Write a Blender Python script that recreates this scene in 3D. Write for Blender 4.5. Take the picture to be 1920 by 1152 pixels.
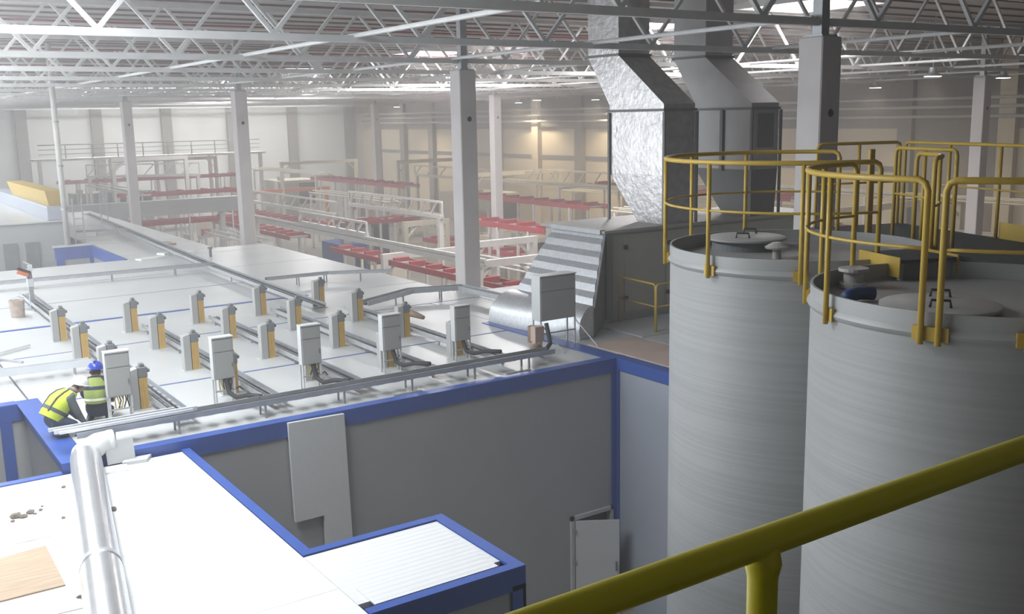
import bpy, bmesh, math, random
from math import sin, cos, pi, radians
from mathutils import Vector, Matrix

random.seed(7)
for o in list(bpy.data.objects):
    bpy.data.objects.remove(o, do_unlink=True)
scn = bpy.context.scene
COL = scn.collection

# ------------------------------------------------------------------ camera
YAW, PITCH, ROLL = radians(33.99), radians(10.65), radians(-1.135)
fw = Vector((sin(YAW)*cos(PITCH), cos(YAW)*cos(PITCH), -sin(PITCH)))
r0 = Vector((cos(YAW), -sin(YAW), 0)); u0 = r0.cross(fw)
rt = r0*cos(ROLL)+u0*sin(ROLL); up = u0*cos(ROLL)-r0*sin(ROLL)
cam_data = bpy.data.cameras.new('camera'); cam = bpy.data.objects.new('camera', cam_data); COL.objects.link(cam)
M4 = Matrix(((rt.x, up.x, -fw.x, 0), (rt.y, up.y, -fw.y, 0), (rt.z, up.z, -fw.z, 9.8), (0, 0, 0, 1)))
cam.matrix_world = M4
cam_data.sensor_fit = 'HORIZONTAL'; cam_data.sensor_width = 36.0; cam_data.lens = 36.0*1901.7/1920.0
cam_data.clip_start = 0.05; cam_data.clip_end = 400
scn.camera = cam

# ------------------------------------------------------------------ world, lights, exposure
w = bpy.data.worlds.new('world'); scn.world = w; w.use_nodes = True
bg = w.node_tree.nodes['Background']; bg.inputs[0].default_value = (0.80, 0.90, 1.0, 1); bg.inputs[1].default_value = 1.0
# thin scatter volume added to imitate lens veil
vsn = w.node_tree.nodes.new('ShaderNodeVolumeScatter')
vsn.inputs['Color'].default_value = (1.0, 0.97, 0.96, 1); vsn.inputs['Density'].default_value = 0.0075; vsn.inputs['Anisotropy'].default_value = 0.0
w.node_tree.links.new(vsn.outputs[0], w.node_tree.nodes['World Output'].inputs['Volume'])
scn.view_settings.view_transform = 'Standard'; scn.view_settings.look = 'None'
scn.view_settings.gamma = 1.0; scn.view_settings.use_curve_mapping = False
scn.view_settings.exposure = 0.05
scn.cycles.max_bounces = 6; scn.cycles.diffuse_bounces = 3; scn.cycles.glossy_bounces = 2; scn.cycles.volume_bounces = 0; scn.cycles.transmission_bounces = 1
scn.cycles.use_adaptive_sampling = True; scn.cycles.adaptive_threshold = 0.03
scn.cycles.caustics_reflective = False; scn.cycles.caustics_refractive = False

def area(name, loc, rot, sx, sy, power, color):
    l = bpy.data.lights.new(name, 'AREA'); l.shape = 'RECTANGLE'; l.size = sx; l.size_y = sy
    l.energy = power; l.color = color
    o = bpy.data.objects.new(name, l); COL.objects.link(o); o.location = loc; o.rotation_euler = rot
    return o
DAY = (0.92, 0.965, 1.0)
# daylight through the long window band in the left wall (out of frame) and through the rooflights
area('window_daylight', (-17.6, 39, 7.6), (0, -pi/2, 0), 6.5, 50, 7600, DAY)
area('rooflight_daylight', (1.2, 15, 12.9), (0, 0, 0), 3.0, 11, 1500, DAY)
area('rooflight_daylight', (1.2, 33, 12.9), (0, 0, 0), 3.0, 17, 1250, DAY)
area('rooflight_daylight', (1.2, 58, 12.9), (0, 0, 0), 3.0, 20, 2600, DAY)
area('rooflight_daylight', (31, 97.5, 12.95), (0, 0, 0), 27, 2.6, 3800, (1.0, 0.98, 0.95))
SKYL = [(20.3, 23.6), (28.3, 30.3), (38.0, 40.3), (44.3, 48.2), (60.0, 63.5), (76.5, 81.0)]
for (a, b) in SKYL:
    area('rooflight_daylight', (26.3, (a+b)/2, 12.95), (0, 0, 0), 2.8, b-a, 1300 if a > 25 else 700, (1.0, 0.96, 0.95))

# ------------------------------------------------------------------ materials
MATS = {}
def mat(name, col, rough=0.5, metal=0.0, var=0.06, scale=3.0, bump=0.0, bscale=40.0, stretch=None, emit=None, emit_s=0.0, spec=0.5):
    m = bpy.data.materials.new(name); m.use_nodes = True
    nt = m.node_tree; N = nt.nodes; L = nt.links
    b = N['Principled BSDF']
    b.inputs['Roughness'].default_value = rough; b.inputs['Metallic'].default_value = metal
    if 'Specular IOR Level' in b.inputs: b.inputs['Specular IOR Level'].default_value = spec
    tc = N.new('ShaderNodeTexCoord'); mp = N.new('ShaderNodeMapping')
    L.new(tc.outputs['Object'], mp.inputs['Vector'])
    if stretch: mp.inputs['Scale'].default_value = stretch
    nz = N.new('ShaderNodeTexNoise'); nz.inputs['Scale'].default_value = scale; nz.inputs['Detail'].default_value = 4
    L.new(mp.outputs[0], nz.inputs['Vector'])
    rp = N.new('ShaderNodeValToRGB')
    c = Vector(col)
    rp.color_ramp.elements[0].position = 0.3; rp.color_ramp.elements[1].position = 0.7
    rp.color_ramp.elements[0].color = (*[max(0, x*(1-var)) for x in c], 1)
    rp.color_ramp.elements[1].color = (*[min(1, x*(1+var)) for x in c], 1)
    L.new(nz.outputs['Fac'], rp.inputs[0]); L.new(rp.outputs[0], b.inputs['Base Color'])
    if bump > 0:
        n2 = N.new('ShaderNodeTexNoise'); n2.inputs['Scale'].default_value = bscale; n2.inputs['Detail'].default_value = 3
        L.new(mp.outputs[0], n2.inputs['Vector'])
        bp = N.new('ShaderNodeBump'); bp.inputs['Strength'].default_value = bump; bp.inputs['Distance'].default_value = 0.02
        L.new(n2.outputs['Fac'], bp.inputs['Height']); L.new(bp.outputs[0], b.inputs['Normal'])
    if emit:
        b.inputs['Emission Color'].default_value = (*emit, 1); b.inputs['Emission Strength'].default_value = emit_s
    MATS[name] = m
    return m
mat('concrete_floor', (0.40, 0.37, 0.33), 0.6, var=0.12, scale=0.5)
mat('truss_white', (0.72, 0.72, 0.72), 0.45)
mat('deck', (0.44, 0.42, 0.415), 0.6, var=0.08, scale=0.4, stretch=(0.2, 3, 1))
mat('purlin', (0.24, 0.18, 0.18), 0.6)
mat('column_concrete', (0.58, 0.545, 0.54), 0.7, var=0.05, scale=1.5, bump=0.1, bscale=30)
mat('panel_grey', (0.41, 0.415, 0.42), 0.45, var=0.03, scale=1)
mat('panel_grey_blue', (0.40, 0.43, 0.50), 0.4, var=0.03, scale=1)
mat('roof_white', (0.61, 0.62, 0.62), 0.32, var=0.04, scale=0.8)
mat('annex_white', (0.86, 0.87, 0.87), 0.35, var=0.02, scale=0.8)
mat('joint', (0.25, 0.26, 0.30), 0.6)
mat('joint_blue', (0.10, 0.14, 0.36), 0.5)
mat('blue_trim', (0.05, 0.11, 0.40), 0.35, var=0.05)
mat('yellow', (0.56, 0.38, 0.06), 0.4, var=0.06)
mat('yellow_rail', (0.66, 0.57, 0.015), 0.35, var=0.05)
mat('yellow_casing', (0.62, 0.41, 0.13), 0.5, var=0.06, scale=8)
mat('cab_grey', (0.42, 0.42, 0.41), 0.4, var=0.03)
mat('cab_light', (0.60, 0.61, 0.62), 0.4, var=0.03)
mat('motor_grey', (0.20, 0.21, 0.22), 0.5)
mat('galv', (0.66, 0.68, 0.71), 0.40, metal=0.7, var=0.10, scale=14)
mat('galv_dull', (0.42, 0.43, 0.45), 0.5, metal=0.6, var=0.08, scale=6)
mat('tray_grey', (0.50, 0.52, 0.55), 0.45, metal=0.45, var=0.08, scale=6)
mat('tray_white', (0.75, 0.77, 0.80), 0.35, metal=0.3)
mat('spiral', (0.84, 0.85, 0.87), 0.27, metal=0.85, var=0.05, scale=10)
mat('foil', (0.62, 0.60, 0.605), 0.33, metal=0.75, var=0.14, scale=5, bump=0.55, bscale=9)
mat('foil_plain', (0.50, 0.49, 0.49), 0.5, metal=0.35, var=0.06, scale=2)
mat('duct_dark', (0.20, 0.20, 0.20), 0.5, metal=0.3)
mat('black', (0.02, 0.02, 0.022), 0.5)
mat('rubber', (0.03, 0.03, 0.035), 0.6)
mat('dark_deck', (0.06, 0.065, 0.07), 0.7, var=0.3, scale=20)
mat('ahu_side', (0.44, 0.43, 0.375), 0.5, var=0.06, scale=1)
mat('ahu_top', (0.42, 0.41, 0.39), 0.5)
mat('wood_osb', (0.46, 0.34, 0.24), 0.7, var=0.18, scale=3, stretch=(0.6, 6, 1))
mat('wood_pink', (0.60, 0.46, 0.40), 0.6, var=0.08, scale=1.5)
mat('wood_brown', (0.30, 0.20, 0.14), 0.7, var=0.2, scale=6)
mat('debris', (0.22, 0.19, 0.16), 0.9, var=0.3, scale=20)
mat('beige_wall', (0.60, 0.51, 0.38), 0.6, var=0.04, scale=0.3)
mat('grey_wall', (0.62, 0.61, 0.59), 0.6, var=0.05, scale=0.3)
mat('wall_dark', (0.22, 0.20, 0.175), 0.7)
mat('pilaster', (0.21, 0.19, 0.165), 0.7)
mat('window_strip', (0.20, 0.20, 0.21), 0.3)
mat('pipe_grey', (0.42, 0.41, 0.39), 0.5)
mat('red', (0.36, 0.045, 0.055), 0.45, var=0.1)
mat('red_pipe', (0.30, 0.06, 0.065), 0.4)
mat('orange', (0.75, 0.22, 0.10), 0.5)
mat('steel_frame', (0.62, 0.60, 0.57), 0.5, var=0.06)
mat('steel_beige', (0.58, 0.53, 0.43), 0.5, var=0.06)
mat('machine_blue', (0.03, 0.07, 0.22), 0.5)
mat('machine_dark', (0.06, 0.06, 0.09), 0.5)
mat('machine_grey', (0.34, 0.33, 0.32), 0.5, var=0.1)
mat('hivis_shaded', (0.24, 0.30, 0.07), 0.75, var=0.1, scale=10)  # darker hi-vis, the worker's shadow put into the colour
mat('hivis', (0.60, 0.72, 0.06), 0.7, var=0.08, scale=10)
mat('reflect', (0.70, 0.74, 0.62), 0.3)
mat('jacket', (0.10, 0.115, 0.13), 0.85, var=0.12, scale=10)
mat('navy', (0.025, 0.03, 0.06), 0.85, var=0.15, scale=10)
mat('jeans', (0.05, 0.075, 0.13), 0.85, var=0.15, scale=10)
mat('skin', (0.42, 0.26, 0.20), 0.6)
mat('hair', (0.06, 0.045, 0.035), 0.8)
mat('helmet_white', (0.88, 0.88, 0.86), 0.3, var=0.01)
mat('helmet_blue', (0.03, 0.06, 0.40), 0.25)
mat('cloth_white', (0.85, 0.86, 0.86), 0.7, bump=0.3, bscale=12)
mat('clay', (0.52, 0.42, 0.36), 0.8, var=0.2, scale=8)
mat('skylight', (0.9, 0.92, 0.95), 0.4, emit=(0.95, 0.98, 1.0), emit_s=4.0)
mat('lamp_glow', (0.9, 0.88, 0.8), 0.4, emit=(1.0, 0.93, 0.78), emit_s=9.0)
mat('wire_yellow', (0.65, 0.50, 0.16), 0.5)

def tank_mat():
    m = bpy.data.materials.new('tank_plastic'); m.use_nodes = True
    nt = m.node_tree; N = nt.nodes; L = nt.links; b = N['Principled BSDF']
    b.inputs['Roughness'].default_value = 0.42
    tc = N.new('ShaderNodeTexCoord'); mp = N.new('ShaderNodeMapping'); L.new(tc.outputs['Object'], mp.inputs['Vector'])
    mp.inputs['Scale'].default_value = (0.25, 0.25, 24)
    nz = N.new('ShaderNodeTexNoise'); nz.inputs['Scale'].default_value = 1.0; nz.inputs['Detail'].default_value = 5
    L.new(mp.outputs[0], nz.inputs['Vector'])
    rp = N.new('ShaderNodeValToRGB'); L.new(nz.outputs['Fac'], rp.inputs[0])
    rp.color_ramp.elements[0].position = 0.35; rp.color_ramp.elements[1].position = 0.62
    rp.color_ramp.elements[0].color = (0.335, 0.34, 0.34, 1); rp.color_ramp.elements[1].color = (0.375, 0.38, 0.383, 1)
    L.new(rp.outputs[0], b.inputs['Base Color'])
    bp = N.new('ShaderNodeBump'); bp.inputs['Strength'].default_value = 0.25; bp.inputs['Distance'].default_value = 0.01
    L.new(nz.outputs['Fac'], bp.inputs['Height']); L.new(bp.outputs[0], b.inputs['Normal'])
    MATS['tank'] = m
tank_mat()
mat('tank_top', (0.36, 0.35, 0.345), 0.5, var=0.05)
mat('tank_lid', (0.45, 0.44, 0.43), 0.42, var=0.04)

def rib_mat(name, col, axis, freq, rough=0.4, strength=0.5):
    m = bpy.data.materials.new(name); m.use_nodes = True
    nt = m.node_tree; N = nt.nodes; L = nt.links; b = N['Principled BSDF']
    b.inputs['Roughness'].default_value = rough; b.inputs['Base Color'].default_value = (*col, 1)
    tc = N.new('ShaderNodeTexCoord'); wv = N.new('ShaderNodeTexWave'); wv.bands_direction = axis
    wv.inputs['Scale'].default_value = freq; L.new(tc.outputs['Object'], wv.inputs['Vector'])
    bp = N.new('ShaderNodeBump'); bp.inputs['Strength'].default_value = strength; bp.inputs['Distance'].default_value = 0.01
    L.new(wv.outputs['Fac'], bp.inputs['Height']); L.new(bp.outputs[0], b.inputs['Normal'])
    MATS[name] = m
rib_mat('annex_ribbed', (0.80, 0.81, 0.82), 'Y', 3.0, 0.4, 0.25)
rib_mat('panel_ribbed', (0.74, 0.745, 0.75), 'X', 9.0, 0.4, 0.05)

# ------------------------------------------------------------------ mesh helpers
WL = {}
class MB:
    def __init__(s): s.v = []; s.f = []
    def quad(s, *ps):
        n = len(s.v); s.v += [Vector(p) for p in ps]; s.f.append(tuple(range(n, n+len(ps)))); return s
    def box(s, x0, x1, y0, y1, z0, z1):
        n = len(s.v)
        s.v += [Vector(p) for p in ((x0,y0,z0),(x1,y0,z0),(x1,y1,z0),(x0,y1,z0),(x0,y0,z1),(x1,y0,z1),(x1,y1,z1),(x0,y1,z1))]
        s.f += [tuple(n+i for i in q) for q in ((0,3,2,1),(4,5,6,7),(0,1,5,4),(1,2,6,5),(2,3,7,6),(3,0,4,7))]
        return s
    def bar(s, p0, p1, wd, ht, upv=(0,0,1)):
        p0 = Vector(p0); p1 = Vector(p1); d = (p1-p0).normalized(); upv = Vector(upv)
        if abs(d.dot(upv)) > 0.98: upv = Vector((0, 1, 0))
        a = d.cross(upv).normalized()*wd/2; b = a.cross(d).normalized()*ht/2
        n = len(s.v)
        for p in (p0, p1): s.v += [p-a-b, p+a-b, p+a+b, p-a+b]
        s.f += [tuple(n+i for i in q) for q in ((0,3,2,1),(4,5,6,7),(0,1,5,4),(1,2,6,5),(2,3,7,6),(3,0,4,7))]
        return s
    def tube(s, p0, p1, r, n=8, r1=None): return s.path([p0, p1], r, n, rads=[r, r if r1 is None else r1])
    def path(s, pts, r, n=8, closed=False, rads=None):
        pts = [Vector(p) for p in pts]; m = len(pts); base = len(s.v); last = None
        for i, p in enumerate(pts):
            if closed: d = (pts[(i+1) % m]-pts[i-1])
            else: d = pts[min(i+1, m-1)]-pts[max(i-1, 0)]
            d.normalize()
            if last is None:
                a = d.cross(Vector((0,0,1)))
                if a.length < 0.05: a = d.cross(Vector((0,1,0)))
            else:
                a = last - d*last.dot(d)
                if a.length < 1e-4: a = d.orthogonal()
            a.normalize(); last = a; b = d.cross(a)
            rr = rads[i] if rads else r
            for k in range(n):
                t = 2*pi*k/n; s.v.append(p+(a*cos(t)+b*sin(t))*rr)
        seg = m if closed else m-1
        for i in range(seg):
            for k in range(n):
                i2 = (i+1) % m
                s.f.append((base+i*n+k, base+i*n+(k+1) % n, base+i2*n+(k+1) % n, base+i2*n+k))
        if not closed:
            s.f.append(tuple(base+k for k in range(n))[::-1]); s.f.append(tuple(base+(m-1)*n+k for k in range(n)))
        return s
    def lathe(s, prof, c=(0,0,0), n=32, cap=True):
        base = len(s.v); c = Vector(c)
        for (r, z) in prof:
            for k in range(n):
                t = 2*pi*k/n; s.v.append(c+Vector((r*cos(t), r*sin(t), z)))
        for i in range(len(prof)-1):
            for k in range(n):
                s.f.append((base+i*n+k, base+i*n+(k+1) % n, base+(i+1)*n+(k+1) % n, base+(i+1)*n+k))
        if cap:
            s.f.append(tuple(base+k for k in range(n))[::-1]); s.f.append(tuple(base+(len(prof)-1)*n+k for k in range(n)))
        return s
    def prism(s, poly, z0, z1):
        n = len(s.v); m = len(poly)
        s.v += [Vector((x, y, z0)) for x, y in poly]+[Vector((x, y, z1)) for x, y in poly]
        s.f.append(tuple(n+i for i in range(m))[::-1]); s.f.append(tuple(n+m+i for i in range(m)))
        for i in range(m): s.f.append((n+i, n+(i+1) % m, n+m+(i+1) % m, n+m+i))
        return s
    def loft(s, rings, cap=True):
        base = len(s.v); n = len(rings[0])
        for rg in rings: s.v += [Vector(p) for p in rg]
        for i in range(len(rings)-1):
            for k in range(n): s.f.append((base+i*n+k, base+i*n+(k+1) % n, base+(i+1)*n+(k+1) % n, base+(i+1)*n+k))
        if cap:
            s.f.append(tuple(base+k for k in range(n))[::-1]); s.f.append(tuple(base+(len(rings)-1)*n+k for k in range(n)))
        return s
    def ball(s, c, rx, ry, rz, n=10, m=6, z0=-1.0):
        prof = []
        rings = []
        a0 = math.asin(z0)
        for i in range(m+1):
            t = a0+(pi/2-a0)*i/m; rr = max(cos(t), 0.02)
            rings.append([(c[0]+rx*rr*cos(2*pi*k/n), c[1]+ry*rr*sin(2*pi*k/n), c[2]+rz*sin(t)) for k in range(n)])
        return s.loft(rings)
    def build(s, name, m, parent=None, local=False, smooth=False, bevel=0.0, kind=None):
        me = bpy.data.meshes.new(name)
        off = Vector((0,0,0))
        if parent is not None and not local: off = WL[parent.name]
        me.from_pydata([tuple(p-off) for p in s.v], [], s.f)
        bm = bmesh.new(); bm.from_mesh(me); bmesh.ops.recalc_face_normals(bm, faces=bm.faces)
        if bevel > 0:
            bmesh.ops.bevel(bm, geom=bm.edges[:], offset=bevel, segments=1, affect='EDGES', profile=0.5)
        bm.to_mesh(me); bm.free()
        if smooth:
            for p in me.polygons: p.use_smooth = True
        me.materials.append(MATS[m])
        o = bpy.data.objects.new(name, me); COL.objects.link(o)
        if parent is not None: o.parent = parent
        WL[o.name] = Vector(off)
        if kind: o['kind'] = kind
        return o
def smooth_angle(o, ang=35):
    bm = bmesh.new(); bm.from_mesh(o.data)
    for f in bm.faces: f.smooth = True
    for e in bm.edges:
        if len(e.link_faces) == 2 and e.calc_face_angle(0) > radians(ang): e.smooth = False
    bm.to_mesh(o.data); bm.free(); return o
def thing(name, label, cat, loc=(0,0,0), rz=0.0, group=None):
    o = bpy.data.objects.new(name, None); COL.objects.link(o); o.empty_display_size = 0.1
    o.location = loc; o.rotation_euler = (0, 0, rz); WL[o.name] = Vector(loc)
    return tag(o, label, cat, group)
def tag(o, label, cat, group=None):
    o['label'] = label; o['category'] = cat
    if group: o['group'] = group
    return o
def struct(o, label=None):
    o['kind'] = 'structure'
    if label: o['label'] = label
    return o
def recenter(o):
    """move a single-mesh thing's origin to the centre of its base"""
    vs = o.data.vertices; xs = [v.co.x for v in vs]; ys = [v.co.y for v in vs]; zs = [v.co.z for v in vs]
    c = Vector(((min(xs)+max(xs))/2, (min(ys)+max(ys))/2, min(zs)))
    for v in vs: v.co -= c
    o.location = o.location + c; WL[o.name] = Vector(o.location); return o
def dup(root, loc, rz=None, label=None, group=None):
    r = root.copy(); COL.objects.link(r); r.location = loc
    if rz is not None: r.rotation_euler = (0, 0, rz)
    if label: r['label'] = label
    if group: r['group'] = group
    WL[r.name] = Vector(loc)
    for ch in list(root.children):
        c = ch.copy(); COL.objects.link(c); c.parent = r
        for g in list(ch.children):
            d = g.copy(); COL.objects.link(d); d.parent = c
    return r
def single(name, mb, m, label, cat, group=None, **k):
    o = mb.build(name, m, **k); recenter(o); return tag(o, label, cat, group)
def rz_pts(poly, cx, cy, a): return [(cx+x*cos(a)-y*sin(a), cy+x*sin(a)+y*cos(a)) for x, y in poly]
ORD = ['nearest', 'second', 'third', 'fourth', 'fifth', 'sixth', 'seventh', 'eighth', 'ninth', 'tenth', 'eleventh', 'twelfth', 'thirteenth', 'fourteenth', 'fifteenth', 'sixteenth']

# ================================================================== HALL SHELL
FZ = -0.2
struct(MB().box(-18, 51, -12, 105, FZ-0.2, FZ).build('floor', 'concrete_floor'))
ceil = struct(MB().box(-18, 51, -12, 105, 13.2, 13.4).build('ceiling', 'deck'))
pur = None
for i in range(54):
    y = 16.2+1.5*i
    if y > 103: break
    if pur is None:
        pur = MB().box(-10, 51, -0.016, 0.016, -0.06, 0.0).build('purlin', 'purlin', ceil, local=True)
        pur.location = (0, y, 13.2)
    else:
        c = pur.copy(); COL.objects.link(c); c.parent = ceil; c.location = (0, y, 13.2)
# wall on the right (runs away from the camera)
wb = struct(MB().box(51, 51.3, -12, 105, FZ, 13.2).build('wall_back', 'beige_wall'))
for i in range(13):
    y = 29.4+5.95*i
    MB().box(50.55, 51, y-0.45, y+0.45, FZ, 13.2).build('pilaster', 'beige_wall' if i in (0, 7) else 'pilaster', wb)  # two pilasters in beige, the light on them put into the colour
for y0, y1 in [(29.4+5.95*i+0.45, 29.4+5.95*(i+1)-0.45) for i in range(12)]:
    MB().box(50.93, 51, y0, y1, 6.25, 6.55).build('window_strip', 'window_strip', wb)
    MB().box(50.90, 51, y0, y1, 8.7, 13.2).build('upper_shade_panel', 'wall_dark', wb)  # shade on the upper wall put into a darker panel colour
MB().box(50.92, 51, 29.85, 34.9, FZ, 8.7).build('grey_bay_panel', 'wall_dark', wb)
MB().box(50.92, 51, -11.9, 28.95, 8.7, 13.2).build('upper_shade_panel', 'wall_dark', wb)  # same upper-wall shade carried on as dark colour
for z in (10.3, 9.85, 9.35):
    single('wall_pipe', MB().tube((50.2, 20, z), (50.2, 104, z), 0.09), 'pipe_grey', 'grey service pipe running along the right wall, %s of three' % {10.3: 'highest', 9.85: 'middle', 9.35: 'lowest'}[z], 'pipe', 'wall pipes')
wf = struct(MB().box(-18, 51, 105, 105.3, FZ, 13.2).build('wall_far', 'grey_wall'))
for i in range(7):
    x = 9.4+6.65*i
    MB().box(x-0.5, x+0.5, 104.5, 105, FZ, 13.2).build('pilaster', 'pilaster', wf)
struct(MB().box(-18, 51, -12.3, -12, FZ, 13.2).build('wall_rear', 'grey_wall'))
# left wall with its long window band (out of frame)
wl = struct(MB().box(-18.3, -18, -12, 105, FZ, 4.0).box(-18.3, -18, -12, 105, 11.2, 13.2).box(-18.3, -18, -12, 13.5, 4, 11.2).box(-18.3, -18, 64, 105, 4, 11.2).build('wall_left', 'grey_wall'))
for i in range(8):
    MB().box(-18.3, -18.0, 13.5+6.3*(i+0.97), 13.5+6.3*(i+1.03), 4, 11.2).build('mullion', 'truss_white', wl)
# rooflights
for i, (a, b) in enumerate(SKYL+[(9.5, 20.5), (24.5, 41.5), (48, 68)]):
    xc = 26.3 if i < len(SKYL) else 1.2
    f = struct(MB().box(xc-1.6, xc+1.6, a-0.12, a, 13.0, 13.2).box(xc-1.6, xc+1.6, b, b+0.12, 13.0, 13.2).box(xc-1.6, xc-1.48, a, b, 13.0, 13.2).box(xc+1.48, xc+1.6, a, b, 13.0, 13.2).build('window_%d' % (i+1), 'truss_white'))
    MB().box(xc-1.48, xc+1.48, a, b, 13.1, 13.14).build('pane', 'skylight', f)

fw_ = struct(MB().box(17.3, 44.7, 96.0, 96.12, 13.0, 13.2).box(17.3, 44.7, 98.88, 99.0, 13.0, 13.2).box(17.3, 17.42, 96.12, 98.88, 13.0, 13.2).box(44.58, 44.7, 96.12, 98.88, 13.0, 13.2).build('window_20', 'truss_white'))
MB().box(17.42, 44.58, 96.12, 98.88, 13.1, 13.14).build('pane', 'skylight', fw_)

# columns
def column(x, y, label, top=11.05):
    t = thing('concrete_column', label, 'column', (x, y, FZ))
    MB().box(x-0.26, x+0.26, y-0.26, y+0.26, FZ, top).build('shaft', 'column_concrete', t, bevel=0.02)
    MB().box(x-0.1, x+0.1, y-0.1, y+0.1, top, 13.15).box(x-0.2, x+0.2, y-0.2, y+0.2, top, top+0.03).build('steel_post', 'galv_dull', t)
    MB().path([(x+0.02, y-0.265, 9.75), (x+0.02, y-0.25, 9.75)], 0.07, 12).build('socket_hole', 'black', t)
column(14.66, 12.0, 'grey concrete column rising behind the two tanks')
column(14.72, 24.0, 'grey concrete column at the roof edge in mid picture')
column(14.66, 41.55, 'grey concrete column behind the far roof corner')
column(14.66, 60.0, 'slim far grey concrete column left of the far roof corner')
column(33, 50.3, 'concrete column just right of the mid-picture column, further back')
column(40, 24.4, 'concrete column far right, behind the walkway railings')
column(38.4, 76.5, 'small far concrete column left of the mid-picture column')

# trusses
def truss(k):
    y = 12.0+6.05*k
    zb = 11.30
    t = thing('roof_truss', 'white steel roof truss across the hall, %s from the camera' % ORD[k], 'truss', (0, y, zb), group='roof trusses')
    MB().box(-8, 50.9, y-0.06, y+0.06, zb-0.065, zb+0.065).build('bottom_chord', 'truss_white', t)
    MB().box(-8, 50.9, y-0.07, y+0.07, 13.0, 13.13).build('top_chord', 'truss_white', t)
    return t
DG = []
for sgn in (-1, 1):
    o = MB().bar((0, 0, 0.05), (sgn*1.46, 0, 1.72), 0.075, 0.075, (0, 1, 0)).build('diagonal', 'truss_white'); DG.append(o)
first = True
for k in range(16):
    t = truss(k)
    for j in range(-2, 16):
        x = 4.07+3.03*j
        for s in (0, 1):
            if first: o = DG[s]
            else: o = DG[s].copy(); COL.objects.link(o)
            o.parent = t; o.location = (x, 0, 0)
        first = False
for j in range(0, 8):
    x = 8.7+5.74*j
    single('bridging_tube', MB().tube((x, 12, 11.36), (x, 102.7, 11.36), 0.045), 'truss_white',
           'long bridging tube across the trusses, %s from the left' % ORD[j].replace('nearest', 'first'), 'tube', 'bridging tubes')
for j, y in enumerate((33.3, 45.5, 57.6)):
    single('sprinkler_pipe', MB().tube((2, y, 12.85), (50.5, y, 12.85), 0.035), 'red_pipe',
           'red sprinkler pipe hung under the roof deck, %s from the camera' % ORD[j], 'pipe', 'sprinkler pipes')

# high-bay lamps
for i, (x, y, z, lab) in enumerate([(32.8, 21.9, 10.9, 'rightmost but one, over the walkway railings'), (43.0, 25.3, 11.03, 'at the right picture edge'), (43.1, 60.2, 10.9, 'right of the mid-picture column'),
        (48.6, 70.5, 10.9, 'nearest right of the mid-picture column, small'), (48.6, 60.4, 10.9, 'left of the foil duct'), (46.5, 88, 10.9, 'left of the mid-picture column'), (45, 45, 10.9, 'behind the ducts'), (46, 34, 10.9, 'behind the tanks')]):
    t = thing('high_bay_lamp', 'lit high-bay lamp under the roof, '+lab, 'lamp', (x, y, z))
    MB().lathe([(0.12, 0.30), (0.16, 0.12), (0.34, 0.0), (0.30, 0.0)], (x, y, z), 16).build('housing', 'galv_dull', t)
    MB().lathe([(0.29, -0.02), (0.29, 0.01)], (x, y, z), 16).build('lens', 'lamp_glow', t)
    MB().tube((x, y, z+0.3), (x, y, 13.12), 0.012, 6).build('suspension_rod', 'galv_dull', t)
    l = bpy.data.lights.new('lamp_light', 'SPOT'); l.energy = (2800 if i < 6 else 1500) if i not in (0, 1) else 600; l.spot_size = radians(130); l.spot_blend = 0.5; l.color = (1.0, 0.85, 0.62); l.shadow_soft_size = 0.25
    lo = bpy.data.objects.new('lamp_light', l); COL.objects.link(lo); lo.parent = t; lo.location = (0, 0, -0.06)

# ================================================================== MAIN BUILDING (clean room in the hall)
B = thing('clean_room_building', 'large grey panel building with white roof and blue edge trim inside the hall', 'building', (9, 25, FZ))
W0 = 15.2
# front wall with doorway x 11.62..12.58, top z 1.86
MB().box(2.5, 11.62, W0, W0+0.12, FZ, 4.95).box(12.58, 12.75, W0, W0+0.12, FZ, 4.95).box(11.62, 12.58, W0, W0+0.12, 1.86, 4.95).build('front_wall', 'panel_grey', B)
MB().box(12.75, 12.87, 6.0, W0+0.12, FZ, 4.9).build('side_wall', 'panel_grey_blue', B)  # blue of the daylight on this left-facing wall put into its colour
MB().box(2.5, 2.62, W0, 19.1, FZ, 4.95).build('left_wall', 'panel_grey', B)
MB().box(-8, 2.5, 19.1, 19.22, FZ, 4.95).build('recess_wall', 'panel_grey', B)
MB().box(14.30, 14.42, 24, 39, FZ, 4.95).build('right_wall', 'panel_grey', B)
MB().box(-8, 8.75, 37.6, 37.7, FZ, 4.95).box(8.75, 8.85, 37.7, 61, FZ, 4.95).box(12.35, 12.45, 39, 61, FZ, 4.95).box(12.4, 14.4, 38.9, 39, FZ, 4.95).build('rear_wall', 'panel_grey', B)
MB().box(12.9, 23.0, 6.0, 6.12, FZ, 4.9).box(22.9, 23.0, 6, 23.9, FZ, 4.9).box(14.4, 23, 23.8, 23.9, FZ, 4.9).build('annex_wall', 'panel_grey', B)
MB().box(0.78, 0.9, W0, 19.1, FZ, 4.9).box(-8, 0.78, W0, W0+0.1, FZ, 4.9).build('recess_shade_wall', 'panel_grey', B)  # unseen walls added to shade the recess
MB().box(-8, 0.9, W0+0.05, 19.0, 4.9, 5.0).build('roof_panel', 'roof_white', B)  # unseen roof over the added walls, keeps light off the recess
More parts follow.
